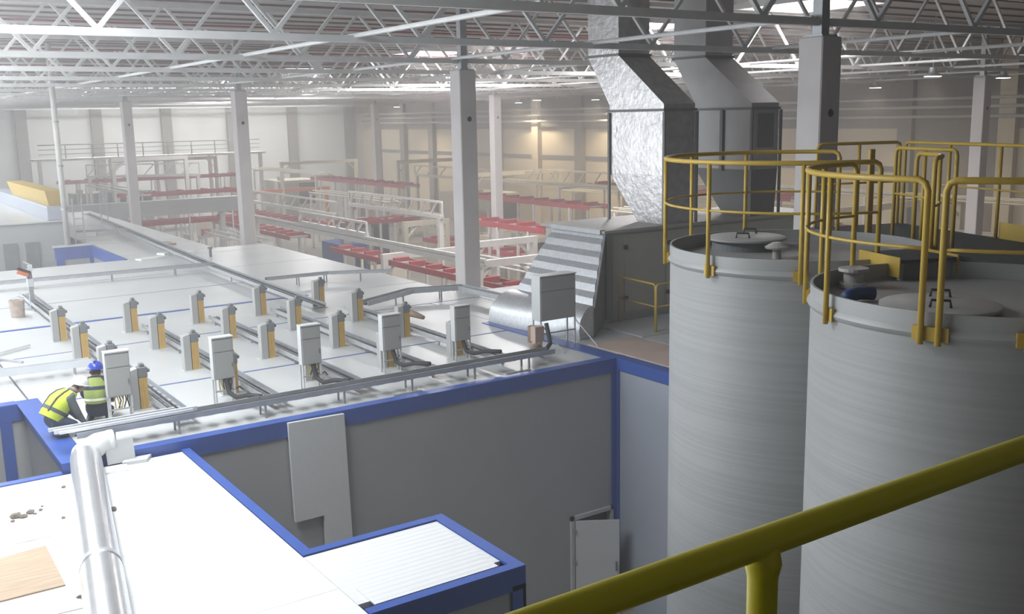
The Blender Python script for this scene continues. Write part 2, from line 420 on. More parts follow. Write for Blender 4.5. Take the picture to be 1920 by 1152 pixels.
# roof panels between the joint lines
MB().box(2.55, 14.35, W0+0.05, 37.65, 4.82, 4.93).build('roof_core', 'joint', B)
g = 0.02
def rp(x0, x1, y0, y1): MB().box(x0+g, x1-g, y0+g, y1-g, 4.90, 5.0).build('roof_panel', 'roof_white', B)
ys = [15.4, 18.85, 23.0, 26.35, 29.8, 33.3, 37.7]
for i in range(6):
    x0 = -8 if i > 1 else (2.6 if i == 0 else 2.6)
    if i == 1:
        rp(2.6, 12.9, ys[i], ys[i+1]); rp(-8, 2.6, 19.25, ys[i+1])
    elif i == 0: rp(2.75, 12.9, ys[i], ys[i+1])
    elif i == 2: rp(x0, 14.4, 23.0, 26.35)
    else: rp(x0, 14.4, ys[i], ys[i+1])
rp(8.75, 14.4, 37.7, 39.0)
for a, b in ((39.0, 43.4), (43.4, 47.8), (47.8, 52.2), (52.2, 56.6), (56.6, 61)): rp(8.75, 12.45, a, b)
MB().box(-8, 8.75, 19.3, 37.6, 4.8, 4.9).box(8.75, 14.3, 37.6, 39, 4.8, 4.9).box(8.8, 12.4, 39, 61, 4.8, 4.9).box(12.8, 22.9, 6.1, 23.8, 4.8, 4.9).build('roof_core', 'joint', B)
for a, b in ((6.1, 10.5), (10.5, 14.9), (14.9, 19.3), (19.3, 23.9)):
    rp(12.9, 14.4, a, min(b, 23.0)); rp(14.4, 17.9, a, b); rp(17.9, 22.9, a, b)
for (x0, x1, y, wd, m, zt) in ((2.7, 12.8, 18.85, 0.07, 'joint_blue', 5.004), (-8, 14.3, 23.0, 0.055, 'joint_blue', 5.004), (-8, 10.9, 26.35, 0.15, 'blue_trim', 5.012), (-8, 11.5, 29.8, 0.05, 'joint', 5.004), (-8, 9, 33.3, 0.03, 'joint', 5.004)):
    MB().box(x0, x1, y-wd/2, y+wd/2, 4.95, zt).build('joint_strip', m, B)
# blue trims
MB().box(2.38, 12.715, W0-0.03, W0-0.001, 4.74, 5.0).box(2.38, 12.715, W0-0.03, W0+0.2, 5.0, 5.02).build('front_fascia', 'blue_trim', B)
MB().box(2.38, 2.75, W0+0.201, 19.3, 5.0, 5.02).box(2.46, 2.499, W0, 19.069, 4.72, 4.999).build('left_fascia', 'blue_trim', B)
MB().box(-8, 2.379, 19.08, 19.35, 5.0, 5.02).box(-8, 2.45, 19.07, 19.099, 4.72, 4.999).build('recess_fascia', 'blue_trim', B)
MB().box(2.08, 2.27, 19.07, 19.099, 0, 4.719).build('recess_corner_trim', 'blue_trim', B)
MB().box(12.716, 12.98, 6.0, W0+0.2, 5.0, 5.02).box(12.716, 12.749, 6.0, W0-0.031, 4.78, 4.999).build('side_fascia', 'blue_trim', B)
MB().box(12.60, 12.749, W0-0.03, W0-0.001, FZ, 4.739).box(12.715, 12.749, W0-0.1, W0-0.031, FZ, 4.779).build('corner_trim', 'blue_trim', B)
MB().box(12.55, 12.95, W0+0.201, 19.9, 5.0, 5.018).build('roof_edge_trim', 'blue_trim', B)
# far recess edge with blue trim (inside faces seen from the camera)
MB().box(7.35, 8.8, 43.0, 43.3, 4.55, 5.05).box(7.35, 7.65, 42.98, 43.02, 3.6, 4.55).box(8.6, 8.8, 42.98, 43.02, 3.6, 4.55).box(8.68, 8.8, 37.7, 43.3, 4.6, 5.03).build('far_recess_trim', 'blue_trim', B)
MB().box(7.3, 8.85, 42.95, 43.35, 5.05, 5.10).build('far_recess_cap', 'cab_light', B)
MB().box(7.4, 8.75, 43.02, 43.2, FZ, 4.6).build('far_recess_wall', 'panel_grey', B)

# door in the front wall
D1 = struct(MB().box(11.54, 11.62, W0-0.05, W0+0.12, FZ, 1.94).box(12.56, 12.62, W0-0.05, W0+0.12, FZ, 1.94).box(11.54, 12.62, W0-0.05, W0+0.12, 1.86, 1.94).build('door_1', 'cab_light'))
a = radians(-32)
pts = [(0, 0), (0.88*cos(a), 0.88*sin(a)), (0.88*cos(a)-0.05*sin(a), 0.88*sin(a)+0.05*cos(a)), (-0.05*sin(a), 0.05*cos(a))]
dl = MB().prism([(11.63+x, W0-0.06+y) for x, y in pts], FZ+0.01, 1.84).build('door_leaf', 'cab_light', D1)
hx, hy = 11.63+0.78*cos(a), W0-0.06+0.78*sin(a)
MB().tube((hx, hy-0.03, 0.85), (hx+0.0, hy-0.06, 0.85), 0.012, 6).box(hx-0.015, hx+0.015, hy-0.07, hy-0.045, 0.78, 0.98).build('handle', 'motor_grey', dl)
for z in (0.25, 0.95, 1.6):
    MB().tube((11.60, W0-0.08, z), (11.60, W0-0.08, z+0.09), 0.018, 8).build('hinge', 'galv_dull', D1)
MB().box(11.55, 12.62, W0+0.13, W0+0.2, FZ, 1.9).build('doorway_shade_sheet', 'black', D1)  # black sheet standing in for the darkness behind the opening

# insulation panel hung against the front wall, notched at its lower left
single('loose_wall_panel', MB().prism([(5.78, 5.0), (6.76, 4.98), (6.80, 2.72), (6.31, 2.72), (6.31, 3.30), (5.80, 3.30)], 0, 0.06), 'panel_ribbed',
       'pale grey notched wall panel leaning against the grey front wall', 'panel')
pn = bpy.data.objects['loose_wall_panel']; pn.rotation_euler = (radians(90), 0, 0)
cx = sum((5.78, 6.80))/2; 
pn.location = (cx, W0-0.05, (2.72+5.0)/2)

# ================================================================== ANNEX (lower roof in the foreground)
A = thing('annex_building', 'foreground annex with bright white panel roof and blue edge trim', 'building', (2, 9, FZ))
ZA = 4.88
MB().box(-6, 4.08, 3, W0-0.06, ZA-0.20, ZA-0.07).box(4.0, 5.8, 8.95, 10.42, ZA-0.20, ZA-0.07).build('roof_core', 'joint', A)
yy = W0-0.12
while yy > 3.5:
    y1 = yy-1.13
    MB().box(-6, 4.06, y1+0.0025, yy-0.0025, ZA-0.08, ZA).build('roof_panel', 'annex_white', A)
    yy = y1
MB().box(4.066, 5.82, 8.98, 10.40, ZA-0.08, ZA-0.002).build('arm_roof_panel', 'annex_ribbed', A)
MB().box(4.2, 5.72, 8.86, 9.3, ZA-0.001, ZA+0.012).build('arm_lap_sheet', 'annex_ribbed', A)
MB().box(4.07, 4.20, 10.42, W0-0.04, ZA-0.02, ZA+0.015).box(4.17, 4.20, 10.42, W0-0.04, ZA-0.22, ZA-0.021).build('edge_trim', 'blue_trim', A)
MB().box(4.201, 5.829, 10.42, 10.55, ZA-0.02, ZA+0.015).box(4.201, 5.829, 10.52, 10.55, ZA-0.22, ZA-0.021).build('edge_trim', 'blue_trim', A)
MB().box(5.83, 5.98, 8.831, 10.55, ZA-0.02, ZA+0.015).box(5.95, 5.98, 8.731, 10.55, ZA-0.22, ZA-0.021).build('edge_trim', 'blue_trim', A)
MB().box(4.07, 5.98, 8.70, 8.83, ZA-0.02, ZA+0.015).box(4.07, 5.98, 8.70, 8.73, ZA-0.26, ZA-0.021).build('edge_trim', 'blue_trim', A)
MB().box(-6, 2.37, W0-0.12, W0+0.02, ZA-0.05, ZA+0.02).build('edge_trim', 'blue_trim', A)
MB().box(4.05, 4.17, 3, W0-0.06, FZ, ZA-0.1).box(4.17, 5.93, 10.40, 10.52, FZ, ZA-0.1).box(5.83, 5.95, 8.74, 10.5, FZ, ZA-0.1).box(4.17, 5.95, 8.74, 8.84, FZ, ZA-0.1).box(-6, 2.45, W0-0.1, W0, FZ, ZA-0.1).build('wall_panel', 'panel_grey', A)
MB().box(5.80, 5.98, 8.70, 8.74, FZ, ZA-0.2).box(5.94, 5.98, 8.70, 8.88, FZ, ZA-0.2).build('corner_trim', 'blue_trim', A)

# ================================================================== TANKS
def tank(cx, cy, lid, lab, lablid):
    t = thing('storage_tank', lab, 'tank', (cx, cy, FZ))
    o = MB().lathe([(1.455, FZ), (1.455, 8.08)], (cx, cy, 0), 96, cap=False).build('shell', 'tank', t); smooth_angle(o)
    o = MB().lathe([(1.455, 8.07), (1.475, 8.09), (1.487, 8.115), (1.475, 8.14), (1.46, 8.16), (1.46, 8.28), (1.435, 8.28), (1.435, 8.10)], (cx, cy, 0), 96, cap=False).build('rim', 'tank', t); smooth_angle(o)
    MB().lathe([(1.44, 8.10), (1.44, 8.12), (0.9, 8.125), (0.05, 8.13)], (cx, cy, 0), 64).build('cover_plate', 'tank_top', t)
    lx, ly, lz = lid
    h = thing('tank_hatch', lablid, 'hatch', (lx, ly, 8.125))
    MB().lathe([(0.42, 8.125), (0.42, lz-0.02)], (lx, ly, 0), 40).build('neck', 'motor_grey', h)
    o = MB().lathe([(0.47, lz-0.03), (0.485, lz-0.02), (0.485, lz), (0.46, lz+0.012), (0.05, lz+0.018)], (lx, ly, 0), 48).build('lid', 'tank_lid', h); smooth_angle(o)
    d = Vector((0.55, -0.83, 0))
    for s in (-1, 1):
        c = Vector((lx, ly, lz+0.015))+Vector((0.83, 0.55, 0))*s*0.26
        MB().path([c-d*0.08, c-d*0.07+Vector((0, 0, 0.06)), c+d*0.07+Vector((0, 0, 0.06)), c+d*0.08], 0.012, 8).build('handle', 'black', h)
tank(9.324, 7.873, (9.44, 8.76, 8.27), 'tall grey cylindrical tank on the left of the pair', 'round grey hatch lid on the left tank')
tank(8.229, 4.866, (7.62, 4.90, 8.19), 'tall grey cylindrical tank on the right, nearest the camera', 'large round grey hatch lid on the right tank')
# small fittings on tank covers
t = thing('vent_cap', 'small grey mushroom vent beside the left tank hatch', 'vent', (9.0, 7.88, 8.128))
MB().tube((9.0, 7.88, 8.128), (9.0, 7.88, 8.25), 0.05, 12).build('pipe', 'tank_lid', t)
MB().lathe([(0.13, 0.0), (0.14, 0.02), (0.05, 0.07)], (9.0, 7.88, 8.25), 16).build('cap', 'tank_lid', t)
single('blue_hose', MB().path([(7.25, 5.55, 8.19), (7.35, 5.60, 8.20), (7.5, 5.62, 8.2), (7.62, 5.55, 8.19)], 0.06, 10), 'machine_blue', 'dark blue hose lying inside the right tank rim', 'hose', smooth=True)
single('filler_flange', MB().lathe([(0.13, 0), (0.13, 0.05), (0.09, 0.05), (0.09, 0.16), (0.14, 0.16), (0.14, 0.19)], (8.05, 6.1, 8.128), 20), 'tank_lid', 'small pale flange beside the blue hose on the right tank', 'flange')
single('inspection_plate', MB().lathe([(0.16, 0), (0.16, 0.035), (0.05, 0.04)], (7.2, 5.25, 8.126), 20), 'tank_top', 'low grey inspection plate at the left side of the right tank', 'plate')

def arc_pts(cx, cy, r, a0, a1, z, n=None):
    n = n or max(4, int(abs(a1-a0)/6))
    return [(cx+r*cos(radians(a0+(a1-a0)*i/n)), cy+r*sin(radians(a0+(a1-a0)*i/n)), z) for i in range(n+1)]
def tank_rail(cx, cy, a0, a1, posts, lab, zt=9.28, zm=8.77, r=1.513):
    t = thing('tank_railing', lab, 'railing', (cx, cy, 8.1))
    p = arc_pts(cx, cy, r, a0, a1, zt)
    e0 = arc_pts(cx, cy, r, a0, a1, zt-0.07, 400); s = 1 if a1 > a0 else -1
    def P(a, z): return (cx+r*cos(radians(a)), cy+r*sin(radians(a)), z)
    q = 2.6*s
    full = [P(a0, 8.04), P(a0, zt-0.08), P(a0+q*0.3, zt-0.025), P(a0+q, zt)]+arc_pts(cx, cy, r, a0+2*q, a1-2*q, zt)+[P(a1-q, zt), P(a1-q*0.3, zt-0.025), P(a1, zt-0.08), P(a1, 8.04)]
    MB().path(full, 0.026, 10).build('top_rail', 'yellow', t, smooth=True)
    MB().path(arc_pts(cx, cy, r, a0, a1, zm), 0.014, 8).build('mid_rail', 'yellow', t, smooth=True)
    for a in posts:
        MB().tube(P(a, 8.04), P(a, zt), 0.024, 10).build('post', 'yellow', t, smooth=True)
    for a in list(posts)+[a0, a1]:
        x, y, _ = P(a, 0); n = Vector((cos(radians(a)), sin(radians(a)), 0)); tt = Vector((-n.y, n.x, 0))
        c = Vector((x, y, 8.12))-n*0.03
        MB().bar(c-tt*0.07, c+tt*0.07, 0.03, 0.11).build('bracket', 'yellow', t)
tank_rail(9.324, 7.873, 252, 21, [138, 99, 66, 183, 222], 'yellow railing curving around the left tank top')
tank_rail(9.324, 7.873, 286, 338, [312], 'short yellow railing piece at the right side of the left tank')
tank_rail(8.229, 4.866, 194, 84, [158, 122, 104], 'yellow railing on the left side of the right tank top')
tank_rail(8.229, 4.866, 199, 332, [222, 255, 285, 310], 'yellow railing on the near right side of the right tank top')

# walkway beyond the tanks
TV = Vector((0.3415, 0.94, 0)); NV = Vector((0.94, -0.3415, 0)); TC = Vector((9.324, 7.873, 0))
def TN(t_, n_, z): return TC+TV*t_+NV*n_+Vector((0, 0, z))
wk = thing('service_walkway', 'dark grating service walkway with yellow toe boards behind the tanks', 'walkway', TN(0, 2.4, 8.0))
MB().bar(TN(-5.5, 2.45, 8.1), TN(2.6, 2.45, 8.1), 1.5, 0.06).build('deck', 'dark_deck', wk)
for n_, t0, t1 in ((3.18, -5.5, 0.5), (1.72, -5.5, -2.2)):
    MB().bar(TN(t0, n_, 8.21), TN(t1, n_, 8.21), 0.012, 0.26).build('toe_board', 'yellow', wk)
MB().bar(TN(-5.5, 1.70, 7.98), TN(2.6, 1.70, 7.98), 0.06, 0.18).bar(TN(-5.5, 3.20, 7.98), TN(2.6, 3.20, 7.98), 0.06, 0.18).build('side_beam', 'yellow', wk)
for t_ in (-5.0, -2.4, 0.0, 2.3):
    for n_ in (1.8, 3.1):
        MB().bar(TN(t_, n_, FZ), TN(t_, n_, 7.95), 0.12, 0.12).build('leg', 'yellow', wk)
def straight_rail(name, lab, p0, p1, zb, zt, zms, nposts, m='yellow', r=0.024, ends=True):
    p0 = Vector(p0); p1 = Vector(p1); t = thing(name, lab, 'railing', (p0.x, p0.y, zb))
    d = (p1-p0).normalized()
    def Q(v, z): return (v.x, v.y, z)
    if ends: MB().path([Q(p0, zb), Q(p0, zt-0.07), Q(p0+d*0.02, zt-0.02), Q(p0+d*0.07, zt), Q(p1-d*0.07, zt), Q(p1-d*0.02, zt-0.02), Q(p1, zt-0.07), Q(p1, zb)], r, 10).build('top_rail', m, t, smooth=True)
    else: MB().tube(Q(p0, zt), Q(p1, zt), r, 10).build('top_rail', m, t, smooth=True)
    for zm in zms: MB().tube(Q(p0, zm), Q(p1, zm), r*0.6, 8).build('mid_rail', m, t, smooth=True)
    for i in range(1, nposts+1):
        p = p0.lerp(p1, i/(nposts+1)); MB().tube(Q(p, zb), Q(p, zt), r, 10).build('post', m, t, smooth=True)
    return t
straight_rail('walkway_railing', 'yellow railing along the far side of the service walkway', TN(2.5, 3.15, 0), TN(-5.4, 3.15, 0), 8.13, 9.32, (8.75,), 7)
straight_rail('walkway_railing', 'yellow railing closing the far end of the service walkway', TN(2.55, 1.75, 0), TN(2.55, 3.1, 0), 8.13, 9.32, (8.75,), 1)
straight_rail('walkway_railing', 'short yellow railing on the tank side of the service walkway', TN(0.7, 1.75, 0), TN(-0.45, 1.75, 0), 8.13, 9.32, (8.75,), 1)
straight_rail('walkway_railing', 'yellow railing on the near side of the service walkway at the right', TN(-1.8, 1.75, 0), TN(-5.4, 1.75, 0), 8.13, 9.32, (8.75,), 3)
pp = thing('gate_post', 'broad flat yellow post at the back of the left tank', 'post', TN(1.0, 1.62, 8.0))
MB().bar(TN(1.0, 1.60, 8.0), TN(1.0, 1.60, 9.30), 0.10, 0.05).build('shaft', 'yellow', pp, bevel=0.008)
MB().bar(TN(0.95, 1.60, 8.0), TN(1.05, 1.60, 8.0), 0.16, 0.03).build('foot_plate', 'yellow', pp)
# crossing step between the tanks
cs = thing('tank_crossing', 'small dark crossing step with yellow side boards between the two tanks', 'step', TN(-1.5, 0.35, 8.12))
for n_ in (0.02, 0.68):
    MB().bar(TN(-1.95, n_, 8.26), TN(-1.25, n_, 8.26), 0.015, 0.2).build('side_board', 'yellow', cs)
MB().bar(TN(-1.95, 0.35, 8.32), TN(-1.25, 0.35, 8.32), 0.62, 0.03).build('tread', 'dark_deck', cs)
for t_ in (-1.9, -1.25):
    for n_ in (0.06, 0.64): MB().bar(TN(t_, n_, 8.13), TN(t_, n_, 8.3), 0.04, 0.04).build('foot', 'galv_dull', cs)

# near platform the camera stands on, with its railing
pf = thing('viewing_platform', 'grating platform at the bottom of the view', 'platform', (1, -0.4, 8.0))
MB().box(-2.2, 4.6, -2.0, 0.98, 8.06, 8.12).build('deck', 'dark_deck', pf)
MB().box(-2.2, 4.6, 0.94, 1.0, 7.9, 8.06).box(-2.2, 4.6, -2.0, -1.94, 7.9, 8.06).build('edge_beam', 'yellow_rail', pf)
for x in (-2.0, 4.4):
    for y in (-1.9, 0.9): MB().box(x-0.06, x+0.06, y-0.06, y+0.06, FZ, 7.95).build('leg', 'yellow_rail', pf)
rl = thing('platform_railing', 'thick yellow handrail crossing the lower right foreground', 'railing', (1.0, 0.89, 8.12))
MB().tube((-2.1, 0.893, 9.22), (4.5, 0.893, 9.22), 0.0215, 20).build('top_rail', 'yellow_rail', rl, smooth=True)
MB().tube((-2.1, 0.893, 8.7), (4.5, 0.893, 8.7), 0.015, 16).build('mid_rail', 'yellow_rail', rl, smooth=True)
for x in (-0.55, 1.01, 2.6, 4.1):
    MB().lathe([(0.021, 8.12), (0.021, 9.15), (0.0215, 9.17), (0.026, 9.19), (0.02, 9.225)], (x, 0.893, 0), 20).build('post', 'yellow_rail', rl, smooth=True)

# ================================================================== ROOF EQUIPMENT: actuator posts
def make_post():
    t = thing('actuator_post', 'x', 'actuator', group='actuator posts on the roof')
    MB().quad((-0.21, -0.09, 0), (-0.065, -0.09, 0), (-0.065, 0.09, 0), (-0.21, 0.09, 0)).build('tmp', 'black')
    bpy.data.objects.remove(bpy.data.objects['tmp'])
    m = MB(); n = 0
    m.loft([[(-0.21, -0.09, 0), (-0.065, -0.09, 0), (-0.065, 0.09, 0), (-0.21, 0.09, 0)], [(-0.21, -0.09, 0.70), (-0.065, -0.09, 0.74), (-0.065, 0.09, 0.74), (-0.21, 0.09, 0.70)]])
    m.build('channel', 'cab_grey', t, local=True, bevel=0.008)
    m = MB().box(-0.05, 0.09, -0.07, 0.07, 0, 0.56)
    for k in range(4): m.box(-0.045+0.037*k, -0.027+0.037*k, -0.082, -0.07, 0.01, 0.55)
    m.build('casing', 'yellow_casing', t, local=True)
    h = MB().box(-0.055, 0.10, -0.08, 0.08, 0.56, 0.74).box(-0.02, 0.06, -0.05, 0.05, 0.74, 0.80).build('motor_head', 'motor_grey', t, local=True, bevel=0.01)
    MB().path([(0.10, 0, 0.66), (0.15, 0, 0.66)], 0.035, 10).build('gland', 'motor_grey', h, local=True)
    MB().box(-0.25, 0.14, -0.12, 0.12, 0, 0.012).build('base_plate', 'cab_light', t, local=True)
    return t
P0 = make_post()
XS = [4.08, 5.65, 7.22, 8.79, 10.37]; YS = [24.35, 22.08, 19.72, 17.47]
rown = ['leftmost row', 'second row from the left', 'middle row', 'fourth row from the left', 'rightmost row']
coln = ['back', 'second from the back', 'third from the back', 'front']
firstp = True
for i, x in enumerate(XS):
    for j, y in enumerate(YS):
        lab = 'grey and yellow actuator post, %s in the %s' % (coln[j], rown[i])
        xx = x+0.04; zz = 5.0
        if firstp:
            P0.location = (xx, y, zz); P0['label'] = lab; WL[P0.name] = Vector((xx, y, zz)); firstp = False
        else: dup(P0, (xx, y, zz), label=lab)

# control cabinets
def cabinet(x0, x1, y, zb, zt, lab, hose=True, wires=True, brace=False, depth=0.16, side='cab_light'):
    t = thing('control_cabinet', lab, 'cabinet', ((x0+x1)/2, y, 5.0))
    b = MB().box(x0, x1, y-depth/2, y+depth/2, zb, zt).build('body', 'cab_grey', t, bevel=0.006)
    zs = zb+(zt-zb)*0.66
    d = MB().box(x0+0.015, x1-0.012, y-depth/2-0.012, y-depth/2, zb+0.015, zs-0.012).build('door', 'cab_grey', t, bevel=0.003)
    MB().box(x1-0.05, x1-0.035, y-depth/2-0.03, y-depth/2-0.01, (zb+zs)/2-0.04, (zb+zs)/2+0.04).build('latch', 'motor_grey', d)
    MB().box(x0+0.015, x1-0.012, y-depth/2-0.012, y-depth/2, zs+0.012, zt-0.03).build('upper_cover', 'cab_grey', t, bevel=0.003)
    MB().box(x0-0.01, x1+0.01, y-depth/2-0.02, y+depth/2+0.01, zt, zt+0.02).build('rain_lip', 'cab_light', t)
    MB().box(x0-0.006, x0, y-depth/2, y+depth/2, zb, zt).build('side_cover', side, t)
    for sx in (x0+0.015, x1-0.015):
        for sy in (-depth/2+0.015, depth/2-0.015):
            MB().box(sx-0.014, sx+0.014, y+sy-0.014, y+sy+0.014, 5.0, zb).build('leg', 'cab_light', t)
    zc = 5.0+(zb-5.0)*0.55
    MB().box(x0, x1, y-depth/2, y-depth/2+0.025, zc-0.012, zc+0.012).build('crossbar', 'cab_grey', t)
    if brace:
        for sx in (x0+0.015, x1-0.015):
            MB().tube((sx, y-depth/2, zb-0.05), (sx+0.18, y-depth/2-0.55, 5.01), 0.014, 6).build('brace', 'cab_light', t)
    if wires:
        random.seed(int(x0*10))
        for k in range(7):
            xa = x0+0.10+(x1-x0-0.16)*k/6
            MB().path([(xa, y-0.02, zb+0.01), (xa+random.uniform(-0.03, 0.03), y-0.05, zb-0.08), (xa+random.uniform(-0.05, 0.05), y-0.03, zc+0.01)], 0.011, 6).build('wire', 'wire_yellow' if k in (0, 1, 3, 4) else 'black', t)
    if hose:
        xm = (x0+x1)/2+0.03
        o = MB().path([(xm, y-0.02, zb+0.0), (xm+0.01, y-0.06, zb-0.10), (xm+0.02, y-0.12, (zb+5)/2-0.02), (xm+0.08, y-0.30, 5.16), (xm+0.16, y-0.60, 5.25), (xm+0.26, y-1.0, 5.30)], 0.042, 10).build('cable_hose', 'rubber', t, smooth=True)
        MB().path([(xm+0.02, y-0.1, zb-0.14), (xm+0.12, y-0.05, zb-0.22), (xm+0.25, y+0.02, zb-0.20), (xm+0.33, y+0.1, 5.18)], 0.014, 8).build('branch_cable', 'rubber', t, smooth=True)
cabinet(3.42, 3.79, 16.8, 5.47, 6.20, 'grey control cabinet on legs beside the two workers', hose=False)
cabinet(5.17, 5.53, 16.88, 5.46, 6.18, 'grey control cabinet on legs, second from the left')
cabinet(6.77, 7.14, 16.88, 5.47, 6.18, 'grey control cabinet on legs, third from the left')
cabinet(8.50, 8.89, 17.1, 5.44, 6.12, 'grey control cabinet on legs, fourth from the left', wires=False)
cabinet(10.10, 10.46, 17.1, 5.40, 6.10, 'grey control cabinet on legs, fifth from the left', wires=False)
cabinet(12.0, 12.92, 16.9, 5.60, 6.53, 'largest square grey control cabinet at the roof corner by the air unit', hose=False, wires=False, brace=True, depth=0.30)

# ------------------------------------------------------------------ cable trays
def tray(lab, pts, wdt=0.26, h=0.09, z=5.22, leg_at=(), cables=3, m='tray_grey', slot=True, zleg=5.0, group=None):
    p = [Vector((x, y, z)) for x, y in pts]
    t = thing('cable_tray', lab, 'cable tray', (p[0].x, p[0].y, zleg), group=group)
    offs = []
    for i, q in enumerate(p):
        d0 = (p[i]-p[i-1]).normalized() if i else None; d1 = (p[i+1]-p[i]).normalized() if i < len(p)-1 else None
        d = ((d0 or d1)+(d1 or d0)).normalized(); nrm = Vector((-d.y, d.x, 0)); c = 1.0
        if d0 and d1: c = 1/max(0.5, nrm.dot(Vector((-d1.y, d1.x, 0))))
        offs.append(nrm*c)
    for s in (-1, 1):
        mb = MB()
        for i in range(len(p)-1):
            mb.bar(p[i]+offs[i]*s*wdt/2+Vector((0, 0, h/2)), p[i+1]+offs[i+1]*s*wdt/2+Vector((0, 0, h/2)), 0.018, h)
        mb.build('side_rail', m, t)
    mb = MB()
    for i in range(len(p)-1):
        L = (p[i+1]-p[i]).length; n = max(1, int(L/0.3)); d = (p[i+1]-p[i]).normalized(); nr = Vector((-d.y, d.x, 0))
        for k in range(n):
            c = p[i]+d*(k+0.5)*L/n
            mb.bar(c-nr*wdt/2, c+nr*wdt/2, 0.16, 0.012)
    mb.build('rungs', m, t, kind='stuff')
    for k in range(cables):
        o = (k-(cables-1)/2)*wdt*0.22
        random.seed(k+int(p[0].x*7))
        pl = []
        for i, q in enumerate(p):
            pl.append(q+offs[i]*(o)+Vector((0, 0, 0.03)))
        pl2 = []
        for i in range(len(pl)-1):
            n = max(2, int((pl[i+1]-pl[i]).length/1.2))
            for j in range(n): pl2.append(pl[i].lerp(pl[i+1], j/n)+Vector((random.uniform(-0.02, 0.02), random.uniform(-0.02, 0.02), 0)))
        pl2.append(pl[-1])
        MB().path(pl2, 0.016, 6).build('cable', 'rubber' if k != 1 else 'motor_grey', t, smooth=True)
    for (i, f) in leg_at:
        c = p[i].lerp(p[i+1], f); d = (p[i+1]-p[i]).normalized(); nr = Vector((-d.y, d.x, 0))
        for s in (-1, 1):
            q = c+nr*s*wdt*0.46
            MB().bar((q.x, q.y, zleg), (q.x, q.y, z), 0.03, 0.03).build('leg', 'galv_dull', t)
    return t
tray('long grey cable tray along the front edge of the roof', [(2.7, 15.75), (11.5, 15.72)], wdt=0.28, h=0.09, z=5.22, leg_at=[(0, f) for f in (0.06, 0.17, 0.33, 0.49, 0.64, 0.79, 0.93)], cables=3)
single('trunking_profile', MB().box(2.45, 4.4, 15.50, 15.54, 5.36, 5.40), 'tray_white', 'white trunking profile lying on the front tray by the workers, nearer one', 'profile', 'trunking profiles')
single('trunking_profile', MB().box(2.40, 4.5, 15.62, 15.68, 5.34, 5.40), 'tray_white', 'white trunking profile lying on the front tray by the workers, middle one', 'profile', 'trunking profiles')
single('trunking_profile', MB().box(2.35, 4.2, 15.80, 15.84, 5.34, 5.39), 'tray_white', 'white trunking profile lying on the front tray by the workers, farther one', 'profile', 'trunking profiles')
tray('cable tray running back along the leftmost row of posts', [(4.40, 15.95), (4.40, 31.0)], wdt=0.30, z=5.12, leg_at=[(0, f) for f in (0.05, 0.25, 0.45, 0.65, 0.85)])
for x, l in ((5.98, 'second row of posts'), (7.56, 'middle row of posts'), (9.12, 'fourth row of posts'), (10.68, 'rightmost row of posts')):
    tray('cable tray running back beside the '+l, [(x, 15.95), (x, 24.2 if x < 10 else 23.2)], wdt=0.26, z=5.10, leg_at=[(0, f) for f in (0.06, 0.35, 0.65, 0.95)])
tray('cable tray across the rear of the roof, behind the posts', [(2.0, 33.1), (10.3, 32.6)], wdt=0.2, h=0.09, z=5.22, leg_at=[(0, f) for f in (0.1, 0.35, 0.62, 0.85)], cables=1)
tray('long cable tray running to the far end of the roof', [(10.05, 23.6), (10.25, 33.0), (11.4, 57)], wdt=0.34, h=0.09, z=5.16, leg_at=[(0, 0.2), (0, 0.7), (1, 0.2), (1, 0.6)], cables=4)
tray('short cable tray crossing the roof in front of the mid column', [(10.8, 22.6), (12.6, 23.5), (13.9, 23.1), (13.95, 20.6)], wdt=0.26, h=0.12, z=5.25, leg_at=[(0, 0.75), (1, 0.6)], cables=2)
tray('thin cable tray at the right rear roof edge', [(10.4, 28.2), (12.3, 28.1), (14.0, 27.2)], wdt=0.22, h=0.07, z=5.25, leg_at=[(0, 0.5), (0, 0.95), (1, 0.5)], cables=1)
tray('pale cable tray across the roof left of the workers', [(1.2, 20.95), (3.95, 20.75)], wdt=0.2, h=0.13, z=5.16, leg_at=[(0, 0.3), (0, 0.9)], cables=0, m='tray_white')
tray('cable tray along the far left roof strip', [(8.9, 47.0), (11.0, 46.5)], wdt=0.2, h=0.08, z=5.2, leg_at=[(0, 0.4)], cables=1)
for k, y in enumerate((17.0, 19.3, 21.7)):
    pass

# small flat plates lying by the front tray
for k, (x, y) in enumerate(((7.9, 15.45), (10.3, 15.5))):
    single('tray_lid', MB().box(x, x+0.55, y-0.03, y+0.05, 5.005, 5.02), 'motor_grey', 'thin dark tray lid lying on the roof edge, %s one' % ('left' if k == 0 else 'right'), 'lid', 'tray lids')
single('cable_bundle', MB().path([(11.15, 20.2, 5.27), (11.05, 20.6, 5.33), (10.95, 20.9, 5.30), (10.8, 21.2, 5.27)], 0.085, 8, rads=[0.05, 0.09, 0.09, 0.04]), 'wood_brown', 'dark bundle of cable lying on the rightmost tray', 'cable bundle', smooth=True)
single('cable_end_bundle', MB().path([(11.2, 15.9, 5.3), (11.35, 16.0, 5.28), (11.5, 16.15, 5.2), (11.6, 16.4, 5.08)], 0.09, 8, rads=[0.06, 0.10, 0.10, 0.07]), 'wood_brown', 'brown bundle of cable ends at the right end of the front tray', 'cable bundle', smooth=True)
single('cardboard_roll', MB().lathe([(0.13, 0), (0.13, 0.34), (0.09, 0.34), (0.09, 0.30)], (12.35, 17.5, 5.0), 20), 'wood_brown', 'brown cardboard drum behind the largest cabinet', 'drum')
single('junction_box', MB().box(11.72, 11.94, 16.55, 16.72, 5.24, 5.55).box(11.74, 11.78, 16.58, 16.70, 5.0, 5.24).box(11.88, 11.92, 16.58, 16.70, 5.0, 5.24), 'wood_pink', 'pinkish box on short feet left of the largest cabinet', 'box')
